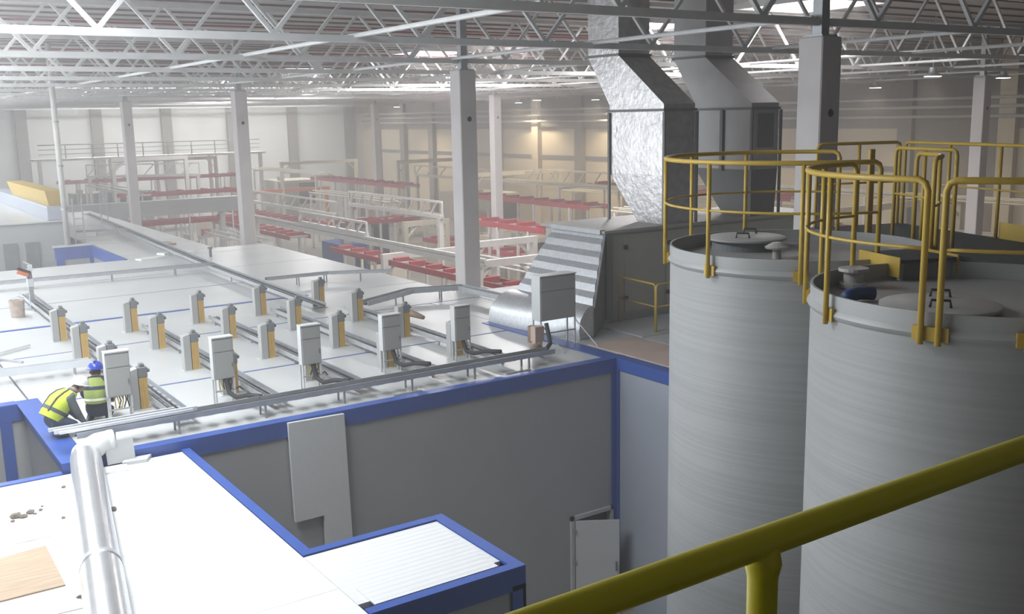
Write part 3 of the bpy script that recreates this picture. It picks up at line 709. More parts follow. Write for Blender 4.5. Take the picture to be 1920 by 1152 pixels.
o = MB().path([(11.96, 16.5, 5.62), (11.98, 16.45, 5.4), (11.95, 16.35, 5.22), (11.7, 16.2, 5.12), (11.3, 16.0, 5.16)], 0.045, 10)
single('black_conduit', o, 'rubber', 'thick black conduit bending down from the largest cabinet', 'conduit', smooth=True)

# ================================================================== AIR HANDLING UNIT
U = thing('air_handling_unit', 'big air handling unit with ribbed sloping metal cladding', 'air handler', (16.5, 18.8, 5.0))
MB().box(14.75, 21.8, 18.0, 20.3, 5.12, 7.12).build('casing', 'ahu_side', U)
MB().box(14.65, 21.9, 17.9, 20.4, 7.12, 7.18).build('top_cover', 'ahu_top', U)
MB().box(14.7, 21.8, 17.95, 20.3, 5.0, 5.12).build('base_frame', 'galv_dull', U)
for x in (15.95, 17.3, 18.7, 20.1):
    MB().box(x-0.62, x+0.62, 17.975, 18.0, 5.2, 7.05).build('access_door', 'ahu_side', U, bevel=0.006)
    for z in (5.55, 6.75):
        MB().box(x-0.66, x-0.56, 17.93, 17.98, z-0.05, z+0.05).build('door_latch', 'black', U)
MB().box(14.72, 14.90, 17.9, 18.02, 5.1, 7.12).build('corner_post', 'duct_dark', U)
far = [Vector((13.58, 19.9, 5.70)), Vector((14.72, 19.9, 7.14))]; near = [Vector((13.58, 17.0, 5.70)), Vector((14.72, 18.0, 7.14))]
NS = 11
nrm = Vector((-0.78, 0, 0.62))
for i in range(NS):
    a0, a1 = i/NS, (i+1)/NS
    oa = 0.0 if i % 2 == 0 else 0.028; ob = 0.028 if i % 2 == 0 else 0.0
    fa = far[0].lerp(far[1], a0)+nrm*oa; fb = far[0].lerp(far[1], a1)+nrm*ob
    na = near[0].lerp(near[1], a0)+nrm*oa; nb = near[0].lerp(near[1], a1)+nrm*ob
    dn = -nrm*0.06
    MB().loft([[fa, fb, fb+dn, fa+dn], [na, nb, nb+dn, na+dn]]).build('cladding_strip', 'galv', U)
fp = [(12.74, 5.02), (12.76, 5.25), (12.86, 5.45), (13.05, 5.62), (13.28, 5.71), (13.58, 5.70)]
npp = [(13.22, 5.0), (13.20, 5.2), (13.24, 5.42), (13.34, 5.58), (13.45, 5.68), (13.58, 5.71)]
rings = []
for k in range(7):
    f = k/6; yk = 19.9+(17.0-19.9)*f; g2 = f**2.2
    ring = [(a[0]*(1-g2)+b[0]*g2, yk, a[1]*(1-g2)+b[1]*g2) for a, b in zip(fp, npp)]
    ring += [(13.62, yk, 5.6), (13.62, yk, 5.02)]
    rings.append(ring)
o = MB().loft(rings).build('rounded_cladding', 'galv', U); smooth_angle(o, 30)
MB().loft([[(13.60, 16.99, 5.0), (13.60, 16.99, 5.70), (13.64, 17.02, 5.70), (13.64, 17.02, 5.0)], [(14.72, 17.99, 5.0), (14.72, 17.99, 7.12), (14.76, 18.0, 7.12), (14.76, 18.0, 5.0)]]).build('hood_side', 'duct_dark', U)
MB().tube((13.60, 16.98, 5.66), (14.73, 17.97, 7.12), 0.025, 8).build('edge_bead', 'galv', U)
MB().box(14.6, 14.75, 18.0, 19.9, 7.1, 7.2).build('ridge_cap', 'galv_dull', U)

def duct(name, lab, x, m1, m2, m3, bump):
    t = thing(name, lab, 'duct', (x+0.5, 19.0, 7.18))
    x0, x1 = x, x+1.0
    def ring(xa, xb, ya, yb, z): return [(xa, ya, z), (xb, ya, z), (xb, yb, z), (xa, yb, z)]
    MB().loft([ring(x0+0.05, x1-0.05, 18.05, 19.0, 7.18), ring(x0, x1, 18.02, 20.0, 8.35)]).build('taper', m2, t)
    MB().loft([ring(x0, x1, 18.02, 20.0, 8.35), ring(x0, x1, 18.02, 20.0, 9.85)]).build('lower_riser', m1, t)
    MB().loft([ring(x0, x1, 18.02, 20.0, 9.91), ring(x0, x1, 18.02, 20.0, 10.02), ring(x0, x1, 19.66, 20.85, 11.22)]).build('offset', m3, t)
    MB().loft([ring(x0, x1, 19.66, 20.85, 11.26), ring(x0, x1, 19.66, 20.85, 13.12)]).build('upper_riser', m1, t)
    for (z, ya, yb) in ((9.88, 18.02, 20.0), (11.24, 19.66, 20.85)):
        MB().box(x0-0.04, x1+0.04, ya-0.04, yb+0.04, z-0.03, z+0.03).build('flange', 'duct_dark', t)
    for xa, ya in ((x0-0.05, 19.96), (x0-0.05, 17.94), (x1+0.01, 17.94)): MB().box(xa, xa+0.045, ya, ya+0.07, 7.18, 9.84).build('support_leg', 'duct_dark', t)
    return t
duct('foil_duct', 'tall foil-wrapped duct rising from the air handling unit', 16.55, 'foil', 'foil', 'foil', 0.5)
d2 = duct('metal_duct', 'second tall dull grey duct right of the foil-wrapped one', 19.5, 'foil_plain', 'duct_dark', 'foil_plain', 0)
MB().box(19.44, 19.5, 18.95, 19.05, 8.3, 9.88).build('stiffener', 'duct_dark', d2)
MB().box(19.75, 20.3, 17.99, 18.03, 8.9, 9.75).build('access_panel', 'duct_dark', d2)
single('frame_post', MB().bar((21.3, 18.0, 7.18), (21.3, 18.0, 10.1), 0.07, 0.07), 'duct_dark', 'thin dark upright post right of the second duct', 'post')

straight_rail('guard_railing', 'small yellow guard rail in front of the air handling unit', (15.05, 17.85, 0), (14.93, 16.48, 0), 5.0, 6.10, (5.6,), 0)
straight_rail('guard_railing', 'small yellow guard rail turning right behind the left tank', (14.93, 16.45, 0), (18.6, 16.45, 0), 5.0, 6.10, (5.6,), 2)
for k, (x0, x1, y0, y1, lab) in enumerate(((13.05, 14.3, 13.6, 16.5, 'large pinkish board lying on the roof beside the left tank'), (13.1, 14.4, 10.5, 13.5, 'pinkish board lying behind the left tank'))):
    single('floor_board', MB().box(x0, x1, y0, y1, 5.0, 5.02), 'wood_pink', lab, 'board', bevel=0.003)
single('roof_plinth', MB().box(14.4, 18.8, 16.3, 17.88, 5.0, 5.035), 'cab_light', 'low grey plinth under the small guard rail', 'plinth')

# ================================================================== ANNEX ROOF ITEMS
sd = thing('spiral_duct', 'shiny round metal duct lying across the white foreground roof', 'duct', (2.2, 11, 4.88))
dA = Vector((2.68, 15.0, 5.095)); dB = Vector((1.0, 5.0, 5.095))
dm = dA.lerp(dB, 0.40)
def spiral_seg(p, q, r, name):
    n = 130; pts = []; rads = []
    for i in range(n+1):
        pts.append(p.lerp(q, i/n)); rads.append(r+(0.0045 if i % 2 else 0))
    o = MB().path(pts, r, 28, rads=rads).build(name, 'spiral', sd, smooth=True); return o
spiral_seg(dA, dm, 0.207, 'duct_section'); spiral_seg(dm-(dB-dA).normalized()*0.05, dB, 0.214, 'duct_section')
dd = (dB-dA).normalized()
MB().path([dm-dd*0.06, dm+dd*0.06], 0.222, 28).build('joint_collar', 'galv', sd, smooth=True)
el = [dA+dd*0.05, dA-dd*0.08+Vector((0.01, 0, 0.03)), dA-dd*0.16+Vector((0.07, 0, 0.06)), dA-dd*0.22+Vector((0.2, 0.02, 0.10)), dA-dd*0.24+Vector((0.33, 0.02, 0.11))]
MB().path(el, 0.2, 24, rads=[0.208, 0.20, 0.18, 0.17, 0.16]).build('elbow', 'cloth_white', sd, smooth=True)
MB().path([el[-1], el[-1]+Vector((0.08, 0, 0.0))], 0.165, 24).build('end_wrap', 'cloth_white', sd, smooth=True)
def sheet(name, poly, z0, th, m, lab, cat='board'):
    return single(name, MB().prism(poly, z0, z0+th), m, lab, cat)
sheet('plywood_board', [(0.55, 11.27), (1.68, 11.27), (1.70, 12.53), (0.6, 12.38)], 4.88, 0.018, 'wood_osb', 'wood-grain plywood board on the white roof at the lower left')
sheet('thin_sheet', [(1.42, 12.83), (1.82, 12.81), (1.84, 13.35), (1.44, 13.33)], 4.88, 0.01, 'annex_white', 'thin white sheet lying between the debris and the plywood board', 'sheet')
sheet('thin_sheet', [(1.44, 10.62), (1.72, 10.60), (1.78, 11.1), (1.44, 11.08)], 4.88, 0.012, 'annex_white', 'thin white sheet lying below the plywood board beside the duct', 'sheet')
sheet('panel_offcut', [(3.16, 14.97), (3.50, 14.92), (3.62, 15.12), (3.25, 15.14)], 4.88, 0.05, 'cab_light', 'thick pale panel offcut at the back edge of the annex roof', 'offcut')
sheet('panel_offcut', [(2.86, 14.72), (3.18, 14.68), (3.22, 14.95), (2.9, 15.0)], 4.88, 0.03, 'annex_white', 'white panel offcut right beside the duct end', 'offcut')
o = single('grey_cover_panel', MB().box(-0.2, 0.2, -0.015, 0.015, 0, 0.34), 'cab_light', 'small grey square panel leaning on the roof edge behind the duct end', 'panel')
o.location = (3.18, 15.08, 4.90); o.rotation_euler = (radians(-12), 0, radians(2))
random.seed(3)
for i, (x, y, s) in enumerate([(1.55, 13.75, 0.07), (1.64, 13.70, 0.05), (1.74, 13.80, 0.055), (1.86, 13.82, 0.03), (1.60, 13.86, 0.03), (1.9, 13.95, 0.02), (2.63, 13.24, 0.06), (2.28, 14.54, 0.035), (2.05, 13.35, 0.03), (1.74, 10.86, 0.03), (1.5, 13.62, 0.03), (1.78, 13.72, 0.022)]):
    m = MB(); rg = []
    for zz, rr in ((0, 0.8), (0.35, 1.0), (0.75, 0.6)):
        rg.append([(x+s*rr*cos(k*pi/3)*random.uniform(0.7, 1.3), y+s*rr*sin(k*pi/3)*random.uniform(0.7, 1.2), 4.88+(0.014 if i == 9 else 0)+zz*s) for k in range(6)])
    m.loft(rg)
    lab = {6: 'dark crumpled lump on the white roof right of the duct', 7: 'small dark bit on the roof near the blue back edge', 8: 'pale lump on the roof touching the left of the duct', 9: 'small dark bit on the white sheet below the plywood'}.get(i, 'small dark rubble bit in the scatter at the left of the annex roof')
    single('rubble_piece', m, 'debris', lab, 'rubble', 'rubble on the annex roof')

# ================================================================== MAIN ROOF ITEMS
bk = thing('clay_bucket', 'pinkish plaster bucket standing at the far left of the roof', 'bucket', (3.78, 28.2, 5.0))
o = MB().lathe([(0.16, 0), (0.185, 0.42), (0.195, 0.44), (0.17, 0.44), (0.15, 0.30)], (3.78, 28.2, 5.0), 24).build('body', 'clay', bk); smooth_angle(o)
MB().path([(3.78-0.19, 28.2, 5.40), (3.78-0.15, 28.1, 5.50), (3.78, 28.05, 5.55), (3.78+0.15, 28.1, 5.50), (3.78+0.19, 28.2, 5.40)], 0.008, 6).build('bail', 'galv_dull', bk)
MB().lathe([(0.16, 0), (0.16, 0.02)], (3.78, 28.2, 5.36), 20).build('plaster', 'cab_light', bk)
st = thing('sawing_stand', 'tool on an upright stand with dark and orange head at the left of the roof', 'tool stand', (4.29, 29.2, 5.0))
MB().bar((4.29, 29.2, 5.0), (4.29, 29.2, 5.6), 0.12, 0.12).build('column', 'galv_dull', st, bevel=0.01)
MB().lathe([(0.22, 0), (0.22, 0.03)], (4.29, 29.2, 5.0), 16).build('foot', 'galv_dull', st)
MB().bar((4.29, 29.2, 5.6), (4.29, 29.2, 5.82), 0.16, 0.14).build('clamp', 'tray_white', st, bevel=0.01)
MB().bar((4.29, 29.2, 5.82), (4.28, 29.2, 6.0), 0.12, 0.12).build('neck', 'motor_grey', st)
MB().bar((4.30, 29.2, 5.98), (3.98, 29.15, 6.13), 0.2, 0.09).build('head', 'black', st, bevel=0.01)
MB().bar((4.25, 29.08, 5.93), (3.98, 29.03, 6.05), 0.03, 0.1).build('guard', 'orange', st)
MB().bar((4.33, 29.2, 6.02), (4.32, 29.2, 6.18), 0.1, 0.1).bar((4.36, 29.2, 6.17), (4.18, 29.2, 6.28), 0.03, 0.03).build('grip', 'tray_white', st)
for i, (p, q, lab) in enumerate((((2.2, 23.2, 5.06), (3.38, 24.05, 5.06), 'longest'), ((2.55, 23.3, 5.02), (3.0, 22.5, 5.02), 'crossing dark'), ((2.4, 22.6, 5.02), (2.75, 24.4, 5.02), 'shortest'))):
    single('metal_bar', MB().bar(p, q, 0.06, 0.05), 'tray_white' if i != 1 else 'tray_grey', 'loose metal profile on the roof at the left picture edge, %s one' % lab, 'bar', 'loose profiles')
for i, (x, y, a, l) in enumerate(((9.5, 37.4, 0.3, 0.9), (10.6, 38.5, 0.5, 1.1), (10.9, 37.9, 0.2, 0.7))):
    o = single('white_offcut', MB().box(-l/2, l/2, -0.2, 0.2, 0, 0.05+0.02*i), 'annex_white', 'white panel offcut lying on the far roof, %s of three' % ('leftmost', 'middle', 'rightmost')[i], 'offcut', 'far roof offcuts')
    o.location = (x, y, 5.0); o.rotation_euler = (0, 0, a)
wp = thing('timber_pile', 'small pile of brown timber on the far roof', 'timber', (11.1, 41.2, 5.0))
for k in range(5):
    MB().box(10.7+0.05*k, 11.5-0.06*k, 41.0+0.09*(k % 3), 41.07+0.09*(k % 3), 5.0+0.08*(k//3), 5.08+0.08*(k//3)).build('plank', 'wood_pink' if k % 2 else 'wood_brown', wp)
single('small_pipe_stub', MB().lathe([(0.05, 0), (0.05, 0.3), (0.09, 0.3), (0.09, 0.36)], (11.4, 36.4, 5.0), 12), 'motor_grey', 'small dark pipe stub on the far roof', 'pipe stub')

# far-left mast and ladder
ms = thing('riser_mast', 'tall pale riser pipe at the far left standing by the blue recess', 'mast', (7.85, 42.9, 5.0))
MB().tube((7.85, 43.15, 5.1), (7.85, 43.15, 12.9), 0.11, 12).build('pipe', 'steel_frame', ms, smooth=True)
for z in (6.5, 8.2, 9.9, 11.4): MB().lathe([(0.14, 0), (0.14, 0.08)], (7.85, 43.15, z), 12).build('clamp', 'galv_dull', ms)
ld = thing('roof_ladder', 'short grey ladder standing beside the pale riser pipe', 'ladder', (8.4, 43.5, 5.0))
for x in (8.25, 8.6): MB().bar((x, 43.6, 5.0), (x, 43.6, 6.9), 0.05, 0.05).build('stile', 'tray_grey', ld)
for k in range(6): MB().tube((8.25, 43.6, 5.25+0.28*k), (8.6, 43.6, 5.25+0.28*k), 0.016, 6).build('rung', 'tray_grey', ld)
ld2 = thing('roof_ladder', 'small grey ladder on the far tray line, right of the riser pipe', 'ladder', (11.2, 52, 5.0))
for x in (11.1, 11.4): MB().bar((x, 52, 5.0), (x, 52, 6.6), 0.05, 0.05).build('stile', 'tray_grey', ld2)
for k in range(5): MB().tube((11.1, 52, 5.25+0.28*k), (11.4, 52, 5.25+0.28*k), 0.016, 6).build('rung', 'tray_grey', ld2)

# far-left building behind the roof gap
lb = thing('far_left_building', 'grey-green building block beyond the roof at the far left', 'building', (3, 50, FZ))
MB().box(-6, 8.2, 44.5, 62, FZ, 5.95).build('block', 'panel_grey', lb)
MB().box(-6.1, 8.3, 44.4, 62, 5.95, 6.0).build('roof_sheet', 'roof_white', lb)
for k in range(6):
    MB().box(2.5+0.8*k, 3.0+0.8*k, 44.42, 44.5, 3.2, 5.2).build('dark_panel', 'motor_grey', lb)
single('yellow_hopper', MB().loft([[(7.65, 45.2, 6.56), (8.1, 45.2, 6.56), (8.1, 54.5, 6.56), (7.65, 54.5, 6.56)], [(7.5, 44.9, 7.18), (8.2, 44.9, 7.18), (8.2, 54.9, 7.18), (7.5, 54.9, 7.18)]]), 'yellow', 'long yellow trough on the far left building', 'trough')
single('insulated_duct', MB().box(7.45, 8.15, 44.6, 60, 6.0, 6.56), 'panel_grey_blue', 'pale bluish duct running along the far left building roof', 'duct', bevel=0.03)
single('cross_beam', MB().box(9.5, 21.5, 62.2, 62.9, 4.35, 5.25), 'panel_grey', 'long grey beam across the hall behind the far roof strip', 'beam')
for x in (10.5, 20.5):
    single('beam_support', MB().box(x-0.15, x+0.15, 62.4, 62.7, FZ, 4.35).box(x-0.3, x+0.3, 62.3, 62.8, FZ, FZ+0.05), 'steel_frame', 'steel support under the %s end of the long grey beam' % ('left' if x < 15 else 'right'), 'support')
single('strip_tube', MB().tube((18.9, 65, 5.0), (22.2, 65, 4.95), 0.07, 8).tube((19.2, 65, FZ), (19.2, 65, 5.0), 0.04, 6).tube((22, 65, FZ), (22, 65, 4.95), 0.04, 6), 'truss_white', 'bright white tube left of the far roof corner column', 'tube')

# ================================================================== FAR PRODUCTION HALL
OCC = []
def lattice(lab, p0, p1, z0, z1, m='steel_frame', bays=6, posts=(0.02, 0.98), group='lattice girders'):
    p0 = Vector((*p0, 0)); p1 = Vector((*p1, 0)); d = (p1-p0).normalized()
    OCC.append((min(p0.x, p1.x)-0.3, max(p0.x, p1.x)+0.3, min(p0.y, p1.y), max(p0.y, p1.y)))
    t = thing('lattice_girder', lab, 'girder', (p0.x, p0.y, FZ), group=group)
    def Q(f, z): v = p0.lerp(p1, f); return (v.x, v.y, z)
    MB().bar(Q(0, z0), Q(1, z0), 0.22, 0.22).build('lower_chord', m, t)
    MB().bar(Q(0, z1), Q(1, z1), 0.12, 0.12).build('upper_chord', m, t)
    for k in range(bays):
        MB().bar(Q(k/bays, z0), Q((k+0.6)/bays, z1), 0.09, 0.09).build('diagonal', m, t)
    for f in (0, 1): MB().bar(Q(f, z0), Q(f, z1), 0.1, 0.1).build('end_post', m, t)
    for f in posts: MB().bar(Q(f, FZ), Q(f, z0), 0.26, 0.26).build('leg', m, t)
def conveyor(lab, p0, p1, z, wdt=1.2, m='red', legs=3, roll=True, group='red conveyors'):
    p0 = Vector((*p0, z)); p1 = Vector((*p1, z)); d = (p1-p0).normalized(); nr = Vector((-d.y, d.x, 0)); L = (p1-p0).length
    OCC.append((min(p0.x, p1.x)-0.8, max(p0.x, p1.x)+0.8, min(p0.y, p1.y)-0.8, max(p0.y, p1.y)+0.8))
    t = thing('conveyor', lab, 'conveyor', (p0.x, p0.y, FZ), group=group)
    for s in (-1, 1): MB().bar(p0+nr*s*wdt/2, p1+nr*s*wdt/2, 0.08, 0.28).build('side_rail', m, t)
    mb = MB(); n = int(L/0.7)
    for k in range(n):
        c = p0+d*(k+0.5)*L/n; mb.tube(c-nr*wdt/2, c+nr*wdt/2, 0.07, 6)
    mb.build('rollers', 'machine_grey', t, kind='stuff')
    mb = MB(); n = max(2, int(L/1.6))
    for k in range(n):
        c = p0+d*(k+0.5)*L/n+Vector((0, 0, 0.14)); mb.bar(c-nr*wdt*0.4, c+nr*wdt*0.4, 0.25, 0.22)
    mb.build('carriers', m, t, kind='stuff')
    for k in range(legs):
        c = p0.lerp(p1, (k+0.5)/legs)
        for s in (-1, 1):
            q = c+nr*s*wdt/2; MB().bar((q.x, q.y, FZ), (q.x, q.y, z-0.1), 0.12, 0.12).build('leg', 'steel_frame', t)
def portal(lab, x0, x1, y, z, m='steel_beige', group='portal frames'):
    OCC.append((x0, x1, y-0.3, y+0.3))
    t = thing('portal_frame', lab, 'frame', ((x0+x1)/2, y, FZ), group=group)
    MB().box(x0, x1, y-0.14, y+0.14, z-0.3, z).build('beam', m, t)
    for x in (x0+0.15, x1-0.15): MB().box(x-0.14, x+0.14, y-0.14, y+0.14, FZ, z-0.3).build('leg', m, t)
    for x, s in ((x0+0.3, 1), (x1-0.3, -1)): MB().bar((x, y, z-1.0), (x+s*0.7, y, z-0.3), 0.1, 0.1).build('knee_brace', m, t)
def machine(lab, x0, x1, y0, y1, z1, m, top=None):
    OCC.append((x0, x1, y0, y1))
    t = thing('machine', lab, 'machine', ((x0+x1)/2, (y0+y1)/2, FZ))
    MB().box(x0, x1, y0, y1, FZ, z1).build('body', m, t, bevel=0.04)
    MB().box(x0+0.15, (x0+x1)/2-0.05, y0-0.04, y0, 0.2, z1-0.3).build('panel', 'machine_grey', t)
    MB().box((x0+x1)/2+0.05, x1-0.15, y0-0.04, y0, z1*0.4, z1-0.3).build('window', 'black', t)
    MB().box(x0+0.3, x0+0.8, y0+0.3, y0+0.8, z1, z1+0.35).build('top_unit', 'machine_grey', t)
lattice('white lattice girder behind the roof edge, left of the mid column', (28, 78), (28, 62), 3.6, 4.45, bays=8)
lattice('upper white lattice girder just left of the mid column', (28, 60.0), (28, 48.2), 4.45, 5.25, bays=9)
lattice('long low white girder sloping down to the mid column', (22, 61.2), (22, 34.5), 3.85, 4.05, bays=2)
lattice('short lattice standing on the long low girder', (22.1, 54), (22.1, 45.5), 4.15, 4.75, bays=7, posts=())
lattice('pale lattice girder at the far back left of the foil duct', (44, 62), (44, 50), 4.9, 5.9, 'steel_beige', 7)
lattice('pale lattice girder at the far back behind the mid column', (46, 84), (46, 64), 4.6, 5.5, 'steel_beige', 9)
lattice('grey lattice girder in the far left of the hall', (19, 93), (27, 87.5), 5.4, 6.4, 'steel_frame', 6)
conveyor('low red conveyor line just beyond the roof edge', (23.5, 52), (23.5, 34), 2.75, 1.0, legs=5)
conveyor('raised red conveyor right of the mid column', (30, 49), (30, 40.5), 4.15, 1.3)
conveyor('upper red conveyor at the back right of the mid column', (38, 62), (38, 47), 4.4, 1.4, legs=4)
conveyor('red conveyor seen across the far roof strip at the left', (15.0, 66), (22.5, 66), 3.6, 1.2)
conveyor('long pale red conveyor along the far wall', (17, 95), (33, 95), 4.9, 1.2, legs=5)
conveyor('red conveyor behind the far roof corner', (24.5, 75), (24.5, 60), 2.6, 1.4, legs=4)
conveyor('red conveyor at the back left of the mid column', (38, 88), (38, 70), 4.6, 1.4, legs=4)
conveyor('red conveyor at the foot of the mid column', (20.5, 33), (20.5, 27), 2.7, 1.4)
conveyor('wide red conveyor seen left of the mid column', (27.5, 60.5), (32.5, 60.5), 3.2, 1.6)
conveyor('red conveyor behind the second duct', (36, 40), (36, 28), 4.1, 1.3, legs=4)
conveyor('red conveyor far behind the tank railings', (40, 34), (40, 18), 4.2, 1.4, legs=4)
conveyor('red conveyor at the back wall behind the ducts', (45, 56), (45, 38), 5.0, 1.3, legs=5)
conveyor('red conveyor beyond the grey beam on the left', (18, 78), (27, 78), 4.6, 1.2)
conveyor('lower red conveyor behind the far column', (30, 88), (30, 68), 2.2, 1.6, legs=4)
conveyor('low red conveyor on the floor in mid hall', (33, 58), (33, 42), 2.0, 1.6, legs=4)
portal('white portal frame nearest right of the mid column', 21.7, 25.2, 35.2, 3.95, 'steel_frame')
portal('white portal frame second right of the mid column', 24.6, 28.6, 40.2, 4.05, 'steel_frame')
portal('pale portal frame left of the mid column foot', 22.6, 27.6, 45, 3.2, 'steel_frame')
portal('pale portal frame under the white girder', 28.6, 31.8, 54, 3.7, 'steel_beige')
portal('beige portal frame in front of the back wall, left', 42, 49.5, 80, 6.2)
portal('beige portal frame in front of the back wall, middle', 41, 49.5, 66, 5.6)
portal('beige portal frame in front of the back wall, right', 40, 49.5, 44, 5.6)
portal('beige portal frame far behind the tank railings', 36, 48, 30, 5.4)
portal('beige portal frame farthest left by the corner', 36, 44, 92, 6.0)
portal('grey portal frame in the far left hall', 19, 25, 84, 7.2, 'steel_frame')
portal('grey portal frame at the far wall', 22, 32, 98, 6.6, 'steel_frame')
machine('dark machine with windows left of the mid column', 29.3, 31.6, 61.6, 64.5, 2.95, 'machine_dark')
machine('blue machine housing under the white girder', 25.5, 27.2, 56, 59, 2.4, 'machine_blue')
machine('grey machine beyond the roof corner', 19, 21, 47, 52, 2.0, 'machine_grey')
machine('beige machine right of the mid column', 34, 37, 50, 54, 2.5, 'steel_beige')
machine('grey machine behind the air handling unit', 26, 30, 28, 33, 3.4, 'machine_grey')
machine('beige machine along the back wall', 44, 48, 70, 76, 3.6, 'steel_beige')
machine('grey machine far behind the walkway', 30, 35, 18, 24, 4.6, 'machine_grey')
machine('grey machine behind the left tank', 24, 28, 20.5, 25, 4.4, 'machine_grey')
machine('beige machine at the far corner', 37.2, 41.5, 96, 100, 4.0, 'steel_beige')
machine('grey machine at the far wall', 19, 26, 99, 102, 3.6, 'machine_grey')
machine('yellowish machine right of the mid column', 37.5, 39.5, 44, 46, 2.2, 'wood_osb')
single('orange_beam', MB().box(32, 40, 89.8, 90.2, 3.3, 3.62).box(32.2, 32.5, 89.8, 90.2, FZ, 3.3).box(39.5, 39.8, 89.8, 90.2, FZ, 3.3), 'orange', 'orange crane beam beyond the far roof corner', 'beam')
straight_rail('mezzanine_railing', 'dark railing of the far left mezzanine', (16, 97.0, 0), (36, 97.0, 0), 6.9, 8.1, (7.3, 7.7), 8, m='motor_grey', r=0.05, ends=False)
mz = thing('mezzanine', 'pale mezzanine floor along the far wall', 'mezzanine', (26, 99, FZ))
MB().box(15.5, 36.5, 96.8, 99, 6.7, 6.9).build('deck', 'steel_frame', mz)
for x in (16, 21, 26, 31, 36): MB().box(x-0.15, x+0.15, 96.9, 97.2, FZ, 6.7).build('leg', 'steel_frame', mz)


random.seed(21)
def pipe_rack(lab, x, y0, y1, z, n, m):
    OCC.append((x-0.3, x+1.5, y0, y1))
    t = thing('pipe_rack', lab, 'pipe rack', (x, y0, FZ), group='pipe racks in the production hall')
    for k in range(n):
        MB().tube((x+0.35*k, y0, z+0.12*(k % 2)), (x+0.35*k, y1, z+0.12*(k % 2)), 0.05, 6).build('pipe', m, t)
    for f in (0.05, 0.5, 0.95):
        y = y0+(y1-y0)*f
        MB().box(x-0.2, x+0.35*n, y-0.06, y+0.06, z-0.2, z-0.08).build('cross_arm', 'steel_frame', t)
        MB().box(x-0.2, x-0.06, y-0.07, y+0.07, FZ, z-0.2).build('leg', 'steel_frame', t)
RK = [(19.0, 26.5, 33, 3.4, 'nearest, behind the mid column foot'), (24.5, 27, 34.5, 2.6, 'low, right of the mid column'), (25.4, 35.8, 44, 3.0, 'between the two white portals'), (18.6, 52.5, 60, 3.4, 'behind the far roof corner'),
      (32, 62, 76, 4.2, 'beyond the dark machine'), (40.5, 46, 62, 5.2, 'high, before the back wall right of the mid column'), (35, 62, 72, 3.0, 'low, left of the mid column'), (46.8, 40, 62, 4.2, 'along the back wall behind the foil duct'),
      (43, 22, 42, 5.6, 'high, behind the walkway railings'), (33, 26, 40, 5.0, 'behind the second duct'), (46, 18, 34, 3.6, 'low, by the back wall at the far right'), (17, 70, 84, 5.2, 'far left, beyond the grey beam'), (34, 78, 94, 5.4, 'far, before the corner of the hall')]
for (x, y0, y1, z, l) in RK:
    pipe_rack('pale pipe rack, '+l, x, y0, y1, z, 4, 'steel_frame' if x < 30 else 'steel_beige')
def workbench(lab, x, y, a, m):
    t = thing('work_station', lab, 'work station', (x, y, FZ), rz=a, group='work stations on the hall floor')
    MB().box(-1.2, 1.2, -0.5, 0.5, 0.85, 0.95).build('top', m, t, local=True)
    for sx in (-1.1, 1.1):
        for sy in (-0.42, 0.42): MB().box(sx-0.05, sx+0.05, sy-0.05, sy+0.05, 0, 0.85).build('leg', 'steel_frame', t, local=True)
    MB().box(-1.2, 1.2, 0.42, 0.5, 0.95, 2.0).build('back_board', 'steel_beige', t, local=True)
    MB().box(-0.9, -0.3, -0.2, 0.3, 0.95, 1.5).build('unit', 'red' if int(x*3) % 2 else 'machine_grey', t, local=True)
OCC += [(32.5, 33.5, 49.8, 50.8), (37.9, 38.9, 76, 77), (26, 27.2, 39, 41)]
placed = 0
for k in range(400):
    x = random.uniform(18, 48); y = random.uniform(30, 92)
    if x < 24 and y < 52: continue
    if any(x+1.35 > a0 and x-1.35 < a1 and y+1.35 > b0 and y-1.35 < b1 for a0, a1, b0, b1 in OCC): continue
    OCC.append((x-1.3, x+1.3, y-1.3, y+1.3)); placed += 1
    if placed > 18: break
    workbench('work station with back board on the hall floor among the conveyors', x, y, random.choice((0, pi/2)), random.choice(('steel_frame', 'steel_beige', 'machine_grey')))

